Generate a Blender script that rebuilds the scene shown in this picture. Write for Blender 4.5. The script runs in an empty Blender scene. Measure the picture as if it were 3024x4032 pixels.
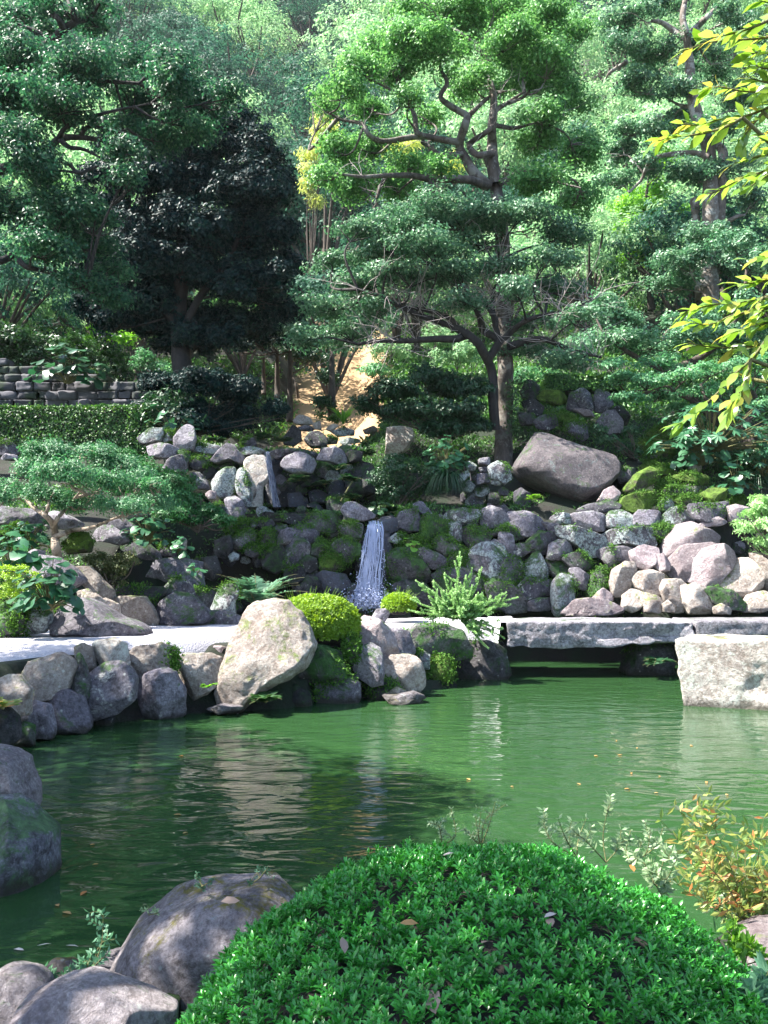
import bpy, bmesh, math, random
import numpy as np
from mathutils import Vector
S = bpy.context.scene
# ---------------------------------------------------------------- camera, world, sun
EYE = 1.6; PITCH = math.radians(4.7); FPX = 813.0
cam_d = bpy.data.cameras.new('camera'); cam = bpy.data.objects.new('camera', cam_d)
S.collection.objects.link(cam); S.camera = cam
cam_d.sensor_fit = 'VERTICAL'; cam_d.sensor_height = 36.0; cam_d.sensor_width = 36.0
cam_d.lens = FPX / 1024 * 36.0; cam_d.clip_end = 3000; cam_d.clip_start = 0.02
cam.location = (0, 0, EYE); cam.rotation_euler = (math.radians(90) + PITCH, 0, 0)
S.render.resolution_x = 768; S.render.resolution_y = 1024
SUN_EL = math.radians(54); SUN_AZ = math.radians(-97)         # azimuth from +Y, clockwise positive: sun to the left
SV = Vector((math.sin(SUN_AZ) * math.cos(SUN_EL), math.cos(SUN_AZ) * math.cos(SUN_EL), math.sin(SUN_EL)))
sun_d = bpy.data.lights.new('sun', 'SUN'); sun = bpy.data.objects.new('sun', sun_d); S.collection.objects.link(sun)
sun_d.energy = 5.0; sun_d.angle = math.radians(0.5); sun_d.color = (1.0, 0.95, 0.86)
sun.rotation_euler = (-SV).to_track_quat('-Z', 'Y').to_euler()
W = bpy.data.worlds.new('World'); S.world = W; W.use_nodes = True
nt = W.node_tree; bgn = nt.nodes['Background']
sky = nt.nodes.new('ShaderNodeTexSky'); sky.sky_type = 'NISHITA'; sky.sun_disc = False
sky.sun_elevation = SUN_EL; sky.sun_rotation = SUN_AZ
nt.links.new(sky.outputs[0], bgn.inputs[0]); bgn.inputs[1].default_value = 0.095
S.view_settings.view_transform = 'Standard'; S.view_settings.look = 'None'
S.view_settings.exposure = 2.2; S.view_settings.gamma = 1
# ---------------------------------------------------------------- helpers
C = S.collection
rng = np.random.default_rng(7)
CP, SP_ = math.cos(PITCH), math.sin(PITCH)
def at(px, py, D):
    """point of the world at depth D (metres along +Y) seen at pixel px,py of the 768x1024 frame"""
    cx = (px - 384) / FPX; cz = (512 - py) / FPX
    dy = CP - cz * SP_; dz = SP_ + cz * CP
    t = D / dy
    return np.array((cx * t, D, EYE + dz * t))
CROP = {'A': (0, 1600, .66305), 'B': (900, 1500, .66305), 'C': (1924, 1400, .67818), 'D': (0, 2400, .90416),
        'E': (1500, 2900, .91863), 'F': (0, 0, .7836), 'G': (1100, 0, .81352), 'H': (2224, 0, .81384), 'T': (0, 0, 1.8228)}
def cp(crop, x, y):
    ox, oy, s = CROP[crop]
    return ((ox + x * s) / 3.9375, (oy + y * s) / 3.9375)
def atc(crop, x, y, D): return at(*cp(crop, x, y), D)

def tag(o, label=None, cat=None, group=None, kind=None):
    if label: o['label'] = label
    if cat: o['category'] = cat
    if group: o['group'] = group
    if kind: o['kind'] = kind
    return o
def empty(name, loc, label=None, cat=None, group=None, rz=0):
    o = bpy.data.objects.new(name, None); C.objects.link(o); o.location = loc; o.rotation_euler = (0, 0, rz)
    return tag(o, label, cat, group)
def mesh_obj(name, V, F, mat, parent=None, loc=None, smooth=True, attr=None):
    """V Nx3 world coords; F MxK int array (or list of arrays); loc: origin"""
    V = np.asarray(V, dtype=np.float32)
    if parent is not None: loc = np.array(parent_world(parent))
    if loc is None: loc = np.zeros(3)
    me = bpy.data.meshes.new(name)
    Fs = F if isinstance(F, list) else [F]
    Fs = [np.asarray(f, dtype=np.int32) for f in Fs if len(f)]
    me.vertices.add(len(V)); me.vertices.foreach_set('co', (V - np.asarray(loc, dtype=np.float32)).ravel())
    nl = sum(f.size for f in Fs); me.loops.add(nl)
    me.loops.foreach_set('vertex_index', np.concatenate([f.ravel() for f in Fs]))
    tot = np.concatenate([np.full(len(f), f.shape[1], dtype=np.int32) for f in Fs])
    st = np.concatenate(([0], np.cumsum(tot)[:-1])).astype(np.int32)
    me.polygons.add(len(tot)); me.polygons.foreach_set('loop_start', st); me.polygons.foreach_set('loop_total', tot)
    me.polygons.foreach_set('use_smooth', np.full(len(tot), bool(smooth)))
    if attr is not None:
        a = me.attributes.new('tint', 'FLOAT', 'POINT'); a.data.foreach_set('value', np.asarray(attr, dtype=np.float32))
    me.update(calc_edges=True)
    if mat: me.materials.append(mat)
    o = bpy.data.objects.new(name, me); C.objects.link(o)
    if parent is not None: o.parent = parent
    else: o.location = loc
    return o
def parent_world(p):
    v = np.array(p.location, dtype=float)
    while p.parent is not None:
        p = p.parent; v = v + np.array(p.location)
    return v
def join(parts):
    """list of (V,F,attr) with the same face width -> one"""
    Vs, Fs, As = [], [], []; n = 0
    for V, F, a in parts:
        Vs.append(V); Fs.append(F + n); As.append(a); n += len(V)
    return np.concatenate(Vs), np.concatenate(Fs), np.concatenate(As)
# value noise
def _h(ix, iy, iz, s):
    n = (ix * 374761393 + iy * 668265263 + iz * 2147483647 + s * 974634777) & 0xffffffff
    n = ((n ^ (n >> 13)) * 1274126177) & 0xffffffff
    return ((n ^ (n >> 16)) & 0xffff) / 65535.0
def vnoise(P, s=0):
    P = np.asarray(P, dtype=float); i = np.floor(P).astype(np.int64); f = P - i; f = f * f * (3 - 2 * f)
    r = 0
    for a in (0, 1):
        for b in (0, 1):
            for c in (0, 1):
                w = (f[:, 0] if a else 1 - f[:, 0]) * (f[:, 1] if b else 1 - f[:, 1]) * (f[:, 2] if c else 1 - f[:, 2])
                r = r + w * _h(i[:, 0] + a, i[:, 1] + b, i[:, 2] + c, s)
    return r * 2 - 1
def fbm(P, s=0, o=4):
    r = 0; a = 1.0; q = np.asarray(P, dtype=float)
    for k in range(o):
        r = r + a * vnoise(q, s + k); q = q * 2.03; a *= .5
    return r
def unit(v): return v / np.maximum(np.linalg.norm(v, axis=-1, keepdims=True), 1e-9)
def smoothpath(pts, n=6):
    pts = np.asarray(pts, dtype=float); out = []
    P = np.vstack([2 * pts[0] - pts[1], pts, 2 * pts[-1] - pts[-2]])
    for i in range(1, len(P) - 2):
        for t in np.linspace(0, 1, n, endpoint=False):
            p0, p1, p2, p3 = P[i - 1:i + 3]
            out.append(.5 * ((2 * p1) + (-p0 + p2) * t + (2 * p0 - 5 * p1 + 4 * p2 - p3) * t * t + (-p0 + 3 * p1 - 3 * p2 + p3) * t ** 3))
    out.append(pts[-1]); return np.array(out)
def tube(path, rad, k=7, wob=0.0, seed=0):
    """tapered tube, returns V,F(quads),attr"""
    path = np.asarray(path, dtype=float); n = len(path)
    rad = np.interp(np.linspace(0, 1, n), np.linspace(0, 1, len(np.atleast_1d(rad))), np.atleast_1d(rad)) if np.ndim(rad) else np.full(n, rad)
    T = np.gradient(path, axis=0); T = unit(T)
    ref = np.array((0, 1.0, 0.13)); ref = np.where(np.abs(T @ ref)[:, None] > .95, np.array((1.0, 0, 0)), ref)
    A = unit(np.cross(T, ref)); B = np.cross(T, A)
    th = np.arange(k) * 2 * math.pi / k
    r = rad[:, None] * np.ones(k)
    if wob:
        q = np.stack([np.cos(th)[None] + path[:, :1] * 2, np.sin(th)[None] + path[:, 1:2] * 2, np.zeros(k)[None] + path[:, 2:] * 2.5], -1).reshape(-1, 3)
        r = r * (1 + wob * fbm(q, seed, 3).reshape(n, k))
    V = path[:, None] + r[..., None] * (np.cos(th)[None, :, None] * A[:, None] + np.sin(th)[None, :, None] * B[:, None])
    V = V.reshape(-1, 3)
    i = np.arange(n - 1)[:, None] * k; j = np.arange(k)[None]; j2 = (j + 1) % k
    F = np.stack([i + j, i + j2, i + k + j2, i + k + j], -1).reshape(-1, 4)
    return V, F, np.zeros(len(V))
def tubes(specs, **kw): return join([tube(p, r, **kw) for p, r in specs])
# leaves ------------------------------------------------------------
def leaves(Pos, Dir, Nrm, L, Wd, fold=0.25, shape='rhomb', tint=None, r=None):
    """Pos base points, Dir growth direction, Nrm approx normal. shape 'rhomb' one quad, 'leaf' 2x(2 quads) folded"""
    r = r or rng; n = len(Pos); Dir = unit(Dir); side = unit(np.cross(Dir, Nrm)); up = np.cross(side, Dir)
    L = np.broadcast_to(np.asarray(L, dtype=float), (n,))[:, None]; Wd = np.broadcast_to(np.asarray(Wd, dtype=float), (n,))[:, None]
    t = r.random(n) if tint is None else tint
    if shape == 'rhomb':
        V = np.stack([Pos, Pos + Dir * L * .5 + side * Wd * .5, Pos + Dir * L, Pos + Dir * L * .5 - side * Wd * .5 + up * Wd * fold], 1).reshape(-1, 3)
        F = (np.arange(n)[:, None] * 4 + np.array([0, 1, 2, 3])[None])
        return V, F, np.repeat(t, 4)
    # folded leaf: base, mid1, mid2, tip, L1, L2, R1, R2
    m1 = Pos + Dir * L * .3 + up * L * .03; m2 = Pos + Dir * L * .68 + up * L * .02; tip = Pos + Dir * L - up * L * .08
    l1 = Pos + Dir * L * .32 + side * Wd * .42 + up * Wd * fold; l2 = Pos + Dir * L * .66 + side * Wd * .46 + up * Wd * fold
    r1 = Pos + Dir * L * .32 - side * Wd * .42 + up * Wd * fold; r2 = Pos + Dir * L * .66 - side * Wd * .46 + up * Wd * fold
    V = np.stack([Pos, m1, m2, tip, l1, l2, r1, r2], 1).reshape(-1, 3)
    b = np.arange(n)[:, None, None] * 8
    q = np.array([[0, 1, 4, 4], [1, 2, 5, 4], [2, 3, 5, 5], [0, 6, 1, 1], [1, 6, 7, 2], [2, 7, 3, 3]])
    quads = (b + q[[1, 4]][None]).reshape(-1, 4); tris = (b + np.array([[0, 1, 4], [2, 3, 5], [0, 6, 1], [2, 7, 3]])[None]).reshape(-1, 3)
    return V, [quads, tris], np.repeat(t, 8)
def rand_dirs(n, r=None):
    r = r or rng; return unit(r.normal(size=(n, 3)))
def blob_leaves(blobs, per, leaf, tuft=.3, ntuft=30, r=None, top=.35, flat=.6, wd=.55, droop=0.0, inner=.75, shape='rhomb', fill=.12, nr=.38):
    """blobs: list (c(3), rx, ry, rz). tufts of leaves on each blob's shell -> one mesh"""
    r = r or rng; P = []; N = []
    for c, rx, ry, rz in blobs:
        area = (rx * ry + rx * rz + ry * rz) / 3
        nt_ = max(3, int(ntuft * area)); d = rand_dirs(nt_ * 2, r)
        d = d[(d[:, 2] > -1 + top + r.random(len(d)) * .6 - .3)][:nt_]
        if len(d) == 0: continue
        rr = inner + (1 - inner) * r.random(len(d)) + .15 * vnoise(d * 2.3 + r.random(3) * 50, 3)
        rr = np.where(r.random(len(d)) < fill, r.random(len(d)) * .7, rr)
        tc = np.asarray(c)[None] + d * rr[:, None] * np.array((rx, ry, rz))
        nrm = unit(d / np.array((rx, ry, rz)) * min(rx, rz) + np.array((0, 0, .5)))
        off = rand_dirs(len(tc) * per, r) * (r.random((len(tc) * per, 1)) ** .5) * tuft * np.array((1, 1, flat))
        p = np.repeat(tc, per, 0) + off
        nn = unit(np.repeat(nrm, per, 0) + off / tuft * .6 + r.normal(size=p.shape) * nr)
        P.append(p); N.append(nn)
    P = np.concatenate(P); N = np.concatenate(N); n = len(P)
    D = unit(np.cross(N, rand_dirs(n, r))); D[:, 2] -= droop; D = unit(D)
    s = leaf * (.7 + .6 * r.random(n))
    return leaves(P, D, N, s, s * wd, r=r, shape=shape)
# ---------------------------------------------------------------- materials
def newmat(name):
    m = bpy.data.materials.new(name); m.use_nodes = True; t = m.node_tree; b = t.nodes['Principled BSDF']; return m, t, b
def N_(t, typ, **kw):
    n = t.nodes.new(typ)
    for k, v in kw.items():
        if hasattr(n, k): setattr(n, k, v)
        else: n.inputs[k.replace('_', ' ')].default_value = v
    return n
def ramp(t, src, stops):
    n = t.nodes.new('ShaderNodeValToRGB'); cr = n.color_ramp
    while len(cr.elements) < len(stops): cr.elements.new(.5)
    for e, (p, c) in zip(cr.elements, stops):
        e.position = p; e.color = (*c, 1) if isinstance(c, tuple) else (c, c, c, 1)
    t.links.new(src, n.inputs[0]); return n.outputs[0]
def mixc(t, fac, a, b):
    n = t.nodes.new('ShaderNodeMix'); n.data_type = 'RGBA'
    for inp, v in ((n.inputs[0], fac), (n.inputs[6], a), (n.inputs[7], b)):
        if hasattr(v, 'type') and hasattr(v, 'is_output'): t.links.new(v, inp)
        elif isinstance(v, tuple): inp.default_value = (*v, 1)
        else: inp.default_value = v
    return n.outputs[2]
def mul(t, a, b, op='MULTIPLY', clamp=False):
    n = t.nodes.new('ShaderNodeMath'); n.operation = op; n.use_clamp = clamp
    for inp, v in ((n.inputs[0], a), (n.inputs[1], b)):
        if hasattr(v, 'is_output'): t.links.new(v, inp)
        else: inp.default_value = v
    return n.outputs[0]
def noise(t, vec, scale, detail=5, rough=.6, dist=0):
    n = N_(t, 'ShaderNodeTexNoise'); n.inputs['Scale'].default_value = scale; n.inputs['Detail'].default_value = detail
    n.inputs['Roughness'].default_value = rough; n.inputs['Distortion'].default_value = dist
    t.links.new(vec, n.inputs['Vector']); return n.outputs['Fac']
def rock_mat(name, a, b, lichen=0.0, moss=0.0, lcol=(.55, .56, .52), mcol=(.035, .075, .02), rough=.85, bump=.5, scale=1.0, dark=(.05, .045, .05)):
    m, t, bs = newmat(name)
    tc = N_(t, 'ShaderNodeTexCoord'); oi = N_(t, 'ShaderNodeObjectInfo')
    vm = N_(t, 'ShaderNodeVectorMath', operation='ADD'); t.links.new(tc.outputs['Object'], vm.inputs[0])
    sc = N_(t, 'ShaderNodeVectorMath', operation='SCALE'); t.links.new(oi.outputs['Random'], sc.inputs['Scale']); sc.inputs[0].default_value = (37, 61, 19)
    t.links.new(sc.outputs[0], vm.inputs[1]); v = vm.outputs[0]
    n1 = noise(t, v, 1.5 * scale, 6, .66, .5); n2 = noise(t, v, 6.5 * scale, 9, .74, .3); n3 = noise(t, v, 24 * scale, 7, .8)
    base = mixc(t, ramp(t, n1, [(.40, 0.0), (.60, 1.0)]), a, b)
    base = mixc(t, ramp(t, n2, [(.36, .8), (.50, 0.0)]), base, dark)          # stains
    base = mixc(t, ramp(t, n3, [(.40, .6), (.52, 0.0)]), base, dark)          # pits
    base = mixc(t, ramp(t, n3, [(.54, 0.0), (.66, .5)]), base, tuple(min(.8, c * 1.6) for c in b))
    rv = mul(t, oi.outputs['Random'], .6); rv = mul(t, rv, .66, 'ADD')
    hv = N_(t, 'ShaderNodeHueSaturation'); t.links.new(base, hv.inputs['Color']); t.links.new(rv, hv.inputs['Value']); base = hv.outputs[0]
    geo = N_(t, 'ShaderNodeNewGeometry'); sx = N_(t, 'ShaderNodeSeparateXYZ'); t.links.new(geo.outputs['Normal'], sx.inputs[0])
    if lichen:
        nl = noise(t, v, 2.8 * scale, 9, .78, .8); lo = .66 - lichen * .18
        base = mixc(t, mul(t, ramp(t, nl, [(lo, 0.0), (lo + .05, .9)]), ramp(t, n3, [(.42, .1), (.55, 1.0)])), base, lcol)
        vo = N_(t, 'ShaderNodeTexVoronoi'); vo.inputs['Scale'].default_value = 11 * scale; t.links.new(v, vo.inputs[0])
        dots = mul(t, ramp(t, vo.outputs['Distance'], [(.10, .85), (.22, 0.0)]), ramp(t, n2, [(.48, 0.0), (.58, 1.0)]))
        base = mixc(t, dots, base, lcol)
    if moss:
        nm = noise(t, v, 2.0 * scale, 8, .78, .6); up = mul(t, sx.outputs['Z'], .10)
        sm = mul(t, nm, up, 'ADD'); sm = mul(t, sm, mul(t, mul(t, n2, .5, 'SUBTRACT'), .35), 'ADD'); lo = .66 - moss * .24
        fac = ramp(t, sm, [(lo, 0.0), (lo + .09, 1.0)])
        fac = mul(t, fac, ramp(t, n3, [(.34, .35), (.46, 1.0)]))
        mc = mixc(t, ramp(t, n2, [(.36, 0.0), (.62, 1.0)]), tuple(c * .35 for c in mcol), tuple(c * 1.7 for c in mcol)); base = mixc(t, fac, base, mc)
    pz = N_(t, 'ShaderNodeSeparateXYZ'); t.links.new(geo.outputs['Position'], pz.inputs[0])      # damp, stained band at the waterline
    wl = mul(t, mul(t, n2, .5, 'SUBTRACT'), .35); wl = mul(t, pz.outputs['Z'], wl, 'ADD')
    wet = ramp(t, wl, [(.03, 1.0), (.11, 0.0)])
    base = mixc(t, mul(t, wet, .85), base, (.035, .032, .022))
    rg = mul(t, mul(t, wet, -.5), rough, 'ADD'); t.links.new(rg, bs.inputs['Roughness'])
    t.links.new(base, bs.inputs['Base Color'])
    bs.inputs['Specular IOR Level'].default_value = .3
    h = mul(t, mul(t, n2, .7), mul(t, n3, .3), 'ADD')
    bp = N_(t, 'ShaderNodeBump'); bp.inputs['Strength'].default_value = min(1.0, bump * 1.8); bp.inputs['Distance'].default_value = .11 / scale
    t.links.new(h, bp.inputs['Height']); t.links.new(bp.outputs[0], bs.inputs['Normal'])
    return m
def leaf_mat(name, c1, c2, c3=None, rough=.42, trans=.35, spec=.5, tcol=None, p3=.95):
    """c1..c2 random by leaf, c3 the rare leaf"""
    m, t, bs = newmat(name)
    at_ = N_(t, 'ShaderNodeAttribute', attribute_name='tint')
    stops = [(0.0, c1), (.85, c2)] + ([(p3, c3), (1.0, c3)] if c3 else [])
    col = ramp(t, at_.outputs['Fac'], stops)
    tc = N_(t, 'ShaderNodeTexCoord'); oi = N_(t, 'ShaderNodeObjectInfo')
    rv = mul(t, oi.outputs['Random'], .3); rv = mul(t, rv, .85, 'ADD')
    hv = N_(t, 'ShaderNodeHueSaturation'); t.links.new(col, hv.inputs['Color']); t.links.new(rv, hv.inputs['Value']); col = hv.outputs[0]
    t.links.new(col, bs.inputs['Base Color']); bs.inputs['Roughness'].default_value = rough; bs.inputs['Specular IOR Level'].default_value = spec
    tr = N_(t, 'ShaderNodeBsdfTranslucent')
    tcl = N_(t, 'ShaderNodeHueSaturation'); t.links.new(col, tcl.inputs['Color']); tcl.inputs['Value'].default_value = 1.5; tcl.inputs['Saturation'].default_value = 1.1; tcl.inputs['Hue'].default_value = .485
    t.links.new(tcl.outputs[0], tr.inputs['Color'])
    mx = N_(t, 'ShaderNodeMixShader'); mx.inputs[0].default_value = trans
    t.links.new(bs.outputs[0], mx.inputs[1]); t.links.new(tr.outputs[0], mx.inputs[2])
    t.links.new(mx.outputs[0], t.nodes['Material Output'].inputs[0])
    return m
def bark_mat(name, a, b, sc=6, lich=None):
    m, t, bs = newmat(name); tc = N_(t, 'ShaderNodeTexCoord')
    mp = N_(t, 'ShaderNodeMapping'); mp.inputs['Scale'].default_value = (1, 1, .35); t.links.new(tc.outputs['Object'], mp.inputs[0])
    n = noise(t, mp.outputs[0], sc, 8, .7); col = ramp(t, n, [(.35, a), (.65, b)])
    if lich:
        n2 = noise(t, tc.outputs['Object'], 2.5, 6, .7); col = mixc(t, ramp(t, n2, [(.5, 0.0), (.57, .8)]), col, lich)
    t.links.new(col, bs.inputs['Base Color']); bs.inputs['Roughness'].default_value = .9
    bp = N_(t, 'ShaderNodeBump'); bp.inputs['Strength'].default_value = .8; bp.inputs['Distance'].default_value = .04
    t.links.new(n, bp.inputs['Height']); t.links.new(bp.outputs[0], bs.inputs['Normal']); return m
M = {}
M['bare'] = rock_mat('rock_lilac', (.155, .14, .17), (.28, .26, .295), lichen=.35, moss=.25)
M['shade'] = rock_mat('rock_lilac_shaded', (.07, .066, .085), (.16, .15, .175), lichen=.45, moss=.5, dark=(.03, .028, .035))  # darker copy of the lilac rock, shade put into its colour
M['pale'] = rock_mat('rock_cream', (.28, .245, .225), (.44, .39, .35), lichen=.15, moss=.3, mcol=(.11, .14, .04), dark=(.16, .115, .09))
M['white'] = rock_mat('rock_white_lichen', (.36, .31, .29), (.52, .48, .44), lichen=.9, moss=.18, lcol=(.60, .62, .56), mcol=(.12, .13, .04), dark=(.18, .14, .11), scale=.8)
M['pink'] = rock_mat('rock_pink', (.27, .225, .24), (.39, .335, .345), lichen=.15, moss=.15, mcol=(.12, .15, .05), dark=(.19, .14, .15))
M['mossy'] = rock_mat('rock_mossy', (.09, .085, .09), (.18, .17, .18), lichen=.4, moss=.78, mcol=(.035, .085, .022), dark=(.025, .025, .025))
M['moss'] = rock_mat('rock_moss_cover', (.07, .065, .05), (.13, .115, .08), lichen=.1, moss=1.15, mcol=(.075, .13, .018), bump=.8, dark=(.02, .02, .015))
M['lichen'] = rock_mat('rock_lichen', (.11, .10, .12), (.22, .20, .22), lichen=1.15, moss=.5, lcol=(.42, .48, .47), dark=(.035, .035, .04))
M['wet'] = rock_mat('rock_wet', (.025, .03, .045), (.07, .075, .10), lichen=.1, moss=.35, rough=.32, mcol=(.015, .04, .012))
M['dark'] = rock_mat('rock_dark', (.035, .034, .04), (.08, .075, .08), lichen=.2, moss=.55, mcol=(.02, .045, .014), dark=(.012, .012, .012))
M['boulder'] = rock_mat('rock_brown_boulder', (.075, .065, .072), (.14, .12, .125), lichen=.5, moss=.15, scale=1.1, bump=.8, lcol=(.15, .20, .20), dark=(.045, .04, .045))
M['bare2'] = rock_mat('rock_lilac_near', (.24, .21, .235), (.38, .34, .35), lichen=.3, moss=.1, scale=2.0, dark=(.12, .10, .10), bump=.5)  # lighter lilac rock, brightened in colour to offset the shade on it
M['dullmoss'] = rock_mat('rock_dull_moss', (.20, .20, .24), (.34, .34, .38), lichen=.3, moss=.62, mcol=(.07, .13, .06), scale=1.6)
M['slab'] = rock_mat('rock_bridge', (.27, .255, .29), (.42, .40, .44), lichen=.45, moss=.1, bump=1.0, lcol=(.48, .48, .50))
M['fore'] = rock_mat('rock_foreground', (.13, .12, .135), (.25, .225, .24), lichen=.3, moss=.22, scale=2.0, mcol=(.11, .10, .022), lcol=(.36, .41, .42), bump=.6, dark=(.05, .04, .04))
# soil
m, t, bs = newmat('soil'); tc = N_(t, 'ShaderNodeTexCoord'); n = noise(t, tc.outputs['Object'], 1.3, 8, .7); n2 = noise(t, tc.outputs['Object'], 25, 6, .7)
c = mixc(t, ramp(t, n, [(.42, 0.0), (.58, 1.0)]), (.009, .008, .006), (.006, .016, .005)); c = mixc(t, ramp(t, n2, [(.5, 0.0), (.7, .6)]), c, (.018, .015, .010))
gp = N_(t, 'ShaderNodeNewGeometry'); sp = N_(t, 'ShaderNodeSeparateXYZ'); t.links.new(gp.outputs['Position'], sp.inputs[0])
mr = N_(t, 'ShaderNodeMapRange'); mr.inputs['From Min'].default_value = 24; mr.inputs['From Max'].default_value = 28; t.links.new(sp.outputs['Y'], mr.inputs['Value'])
mr2 = N_(t, 'ShaderNodeMapRange'); mr2.inputs['From Min'].default_value = 46; mr2.inputs['From Max'].default_value = 40; t.links.new(sp.outputs['Y'], mr2.inputs['Value'])
tan = mixc(t, n2, (.30, .18, .09), (.46, .32, .18))                                       # sandy clearing behind the garden
mr3 = N_(t, 'ShaderNodeMapRange'); mr3.inputs['From Min'].default_value = 2.4; mr3.inputs['From Max'].default_value = 1.4; ax_ = mul(t, sp.outputs['X'], 1.9, 'ADD'); ab_ = mul(t, ax_, 1.0, 'ABSOLUTE'); t.links.new(ab_, mr3.inputs['Value'])
c = mixc(t, mul(t, mul(t, mul(t, mr.outputs[0], mr2.outputs[0]), mr3.outputs[0]), .9), c, tan)
t.links.new(c, bs.inputs['Base Color']); bs.inputs['Roughness'].default_value = .95
bp = N_(t, 'ShaderNodeBump'); bp.inputs['Strength'].default_value = .6; bp.inputs['Distance'].default_value = .05; t.links.new(n2, bp.inputs['Height']); t.links.new(bp.outputs[0], bs.inputs['Normal']); M['soil'] = m
# gravel
m, t, bs = newmat('gravel'); tc = N_(t, 'ShaderNodeTexCoord'); vo = N_(t, 'ShaderNodeTexVoronoi'); vo.inputs['Scale'].default_value = 55; t.links.new(tc.outputs['Object'], vo.inputs[0])
c = mixc(t, vo.outputs['Color'], (.36, .345, .39), (.56, .54, .57)); n = noise(t, tc.outputs['Object'], 3, 5, .6); c = mixc(t, ramp(t, n, [(.35, .3), (.6, 0.0)]), c, (.30, .27, .28))
t.links.new(c, bs.inputs['Base Color']); bs.inputs['Roughness'].default_value = .9
bp = N_(t, 'ShaderNodeBump'); bp.inputs['Strength'].default_value = .7; bp.inputs['Distance'].default_value = .015; t.links.new(vo.outputs['Distance'], bp.inputs['Height']); t.links.new(bp.outputs[0], bs.inputs['Normal']); M['gravel'] = m
# pond water
m, t, bs = newmat('pond_water'); tc = N_(t, 'ShaderNodeTexCoord')
bs.inputs['Base Color'].default_value = (.019, .054, .018, 1); bs.inputs['Roughness'].default_value = .035; bs.inputs['IOR'].default_value = 1.33
mp = N_(t, 'ShaderNodeMapping'); mp.inputs['Scale'].default_value = (.75, 1.5, 1); t.links.new(tc.outputs['Object'], mp.inputs[0])
a = noise(t, mp.outputs[0], 2.6, 2.5, .45, .9); b = noise(t, mp.outputs[0], 9, 2, .5, .4); w = noise(t, tc.outputs['Object'], .35, 2, .5)
h = mul(t, a, mul(t, mul(t, b, .16), ramp(t, w, [(.35, .4), (.65, 1.0)])), 'ADD')
bp = N_(t, 'ShaderNodeBump'); bp.inputs['Strength'].default_value = 1.0; bp.inputs['Distance'].default_value = .02
t.links.new(h, bp.inputs['Height']); t.links.new(bp.outputs[0], bs.inputs['Normal']); M['water'] = m
# falling water: bright strands
m, t, bs = newmat('falling_water'); bs.inputs['Base Color'].default_value = (.45, .51, .70, 1); bs.inputs['Roughness'].default_value = .12; bs.inputs['IOR'].default_value = 1.33
bs.inputs['Transmission Weight'].default_value = .3; M['fall'] = m
m, t, bs = newmat('thin_water'); bs.inputs['Base Color'].default_value = (.05, .06, .09, 1); bs.inputs['Roughness'].default_value = .08; bs.inputs['IOR'].default_value = 1.33; M['film'] = m
M['bark'] = bark_mat('bark_brown', (.03, .024, .02), (.11, .085, .07), 7)
M['bark_l'] = bark_mat('bark_lichen', (.07, .055, .045), (.20, .165, .14), 6, (.34, .33, .31))
M['bark_m'] = bark_mat('bark_mottled', (.035, .028, .024), (.13, .10, .085), 6, (.19, .18, .16))
M['bark_d'] = bark_mat('bark_dark', (.012, .011, .012), (.045, .038, .035), 7)
M['twig'] = bark_mat('bare_twig', (.28, .24, .23), (.42, .37, .36), 12)
M['stem'] = bark_mat('green_stem', (.10, .11, .04), (.20, .18, .08), 12)
M['maple_bark'] = bark_mat('maple_bark', (.16, .12, .09), (.36, .29, .23), 9)
L = leaf_mat
M['azalea'] = L('azalea_leaf', (.018, .13, .016), (.06, .34, .05), (.12, .44, .08), rough=.3, trans=.25, spec=.6)
M['round'] = L('clipped_leaf', (.13, .26, .015), (.28, .44, .05), rough=.5)
M['olive'] = L('olive_leaf', (.05, .08, .02), (.11, .14, .05), (.20, .18, .09), rough=.5)
M['main'] = L('broad_leaf', (.04, .14, .04), (.14, .33, .10), (.24, .44, .16), rough=.45, trans=.38, spec=.3)
M['lower'] = L('grey_green_leaf', (.04, .13, .065), (.14, .29, .16), (.28, .42, .26), rough=.42, trans=.3, spec=.45)
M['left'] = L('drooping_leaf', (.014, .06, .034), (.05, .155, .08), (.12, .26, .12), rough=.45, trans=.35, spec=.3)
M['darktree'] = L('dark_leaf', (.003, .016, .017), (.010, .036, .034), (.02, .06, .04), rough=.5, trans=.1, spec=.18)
M['mid'] = L('shrub_leaf', (.010, .045, .018), (.03, .095, .035), (.05, .14, .05), rough=.45, trans=.2)
M['yew'] = L('yew_leaf', (.006, .035, .014), (.022, .085, .03), rough=.45, trans=.18)
M['hedge'] = L('hedge_leaf', (.016, .065, .016), (.065, .18, .035), (.13, .28, .05), rough=.45, trans=.25)
M['maple'] = L('maple_leaf', (.05, .17, .07), (.13, .30, .15), (.25, .42, .2), rough=.5, trans=.4)
M['juniper'] = L('juniper_leaf', (.015, .085, .022), (.05, .19, .05), rough=.5, trans=.2)
M['juniper_l'] = L('sunlit_juniper_leaf', (.16, .36, .11), (.36, .56, .24), rough=.5, trans=.3)  # brighter copy of the juniper leaf, sunlight put into its colour
M['leopard'] = L('leopard_plant_leaf', (.02, .085, .04), (.05, .15, .07), rough=.3, trans=.25, spec=.6)
M['fern'] = L('fern_leaf', (.05, .14, .08), (.12, .25, .15), rough=.5, trans=.35)
M['fresh'] = L('fresh_leaf', (.08, .24, .03), (.2, .42, .07), rough=.45, trans=.5)
M['bamboo'] = L('bamboo_leaf', (.30, .38, .09), (.50, .55, .18), rough=.5, trans=.5)
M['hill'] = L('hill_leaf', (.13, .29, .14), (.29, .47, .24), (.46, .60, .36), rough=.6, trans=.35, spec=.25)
M['hill2'] = L('hill_dark_leaf', (.018, .065, .045), (.06, .15, .10), rough=.6, trans=.3, spec=.2)
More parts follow.
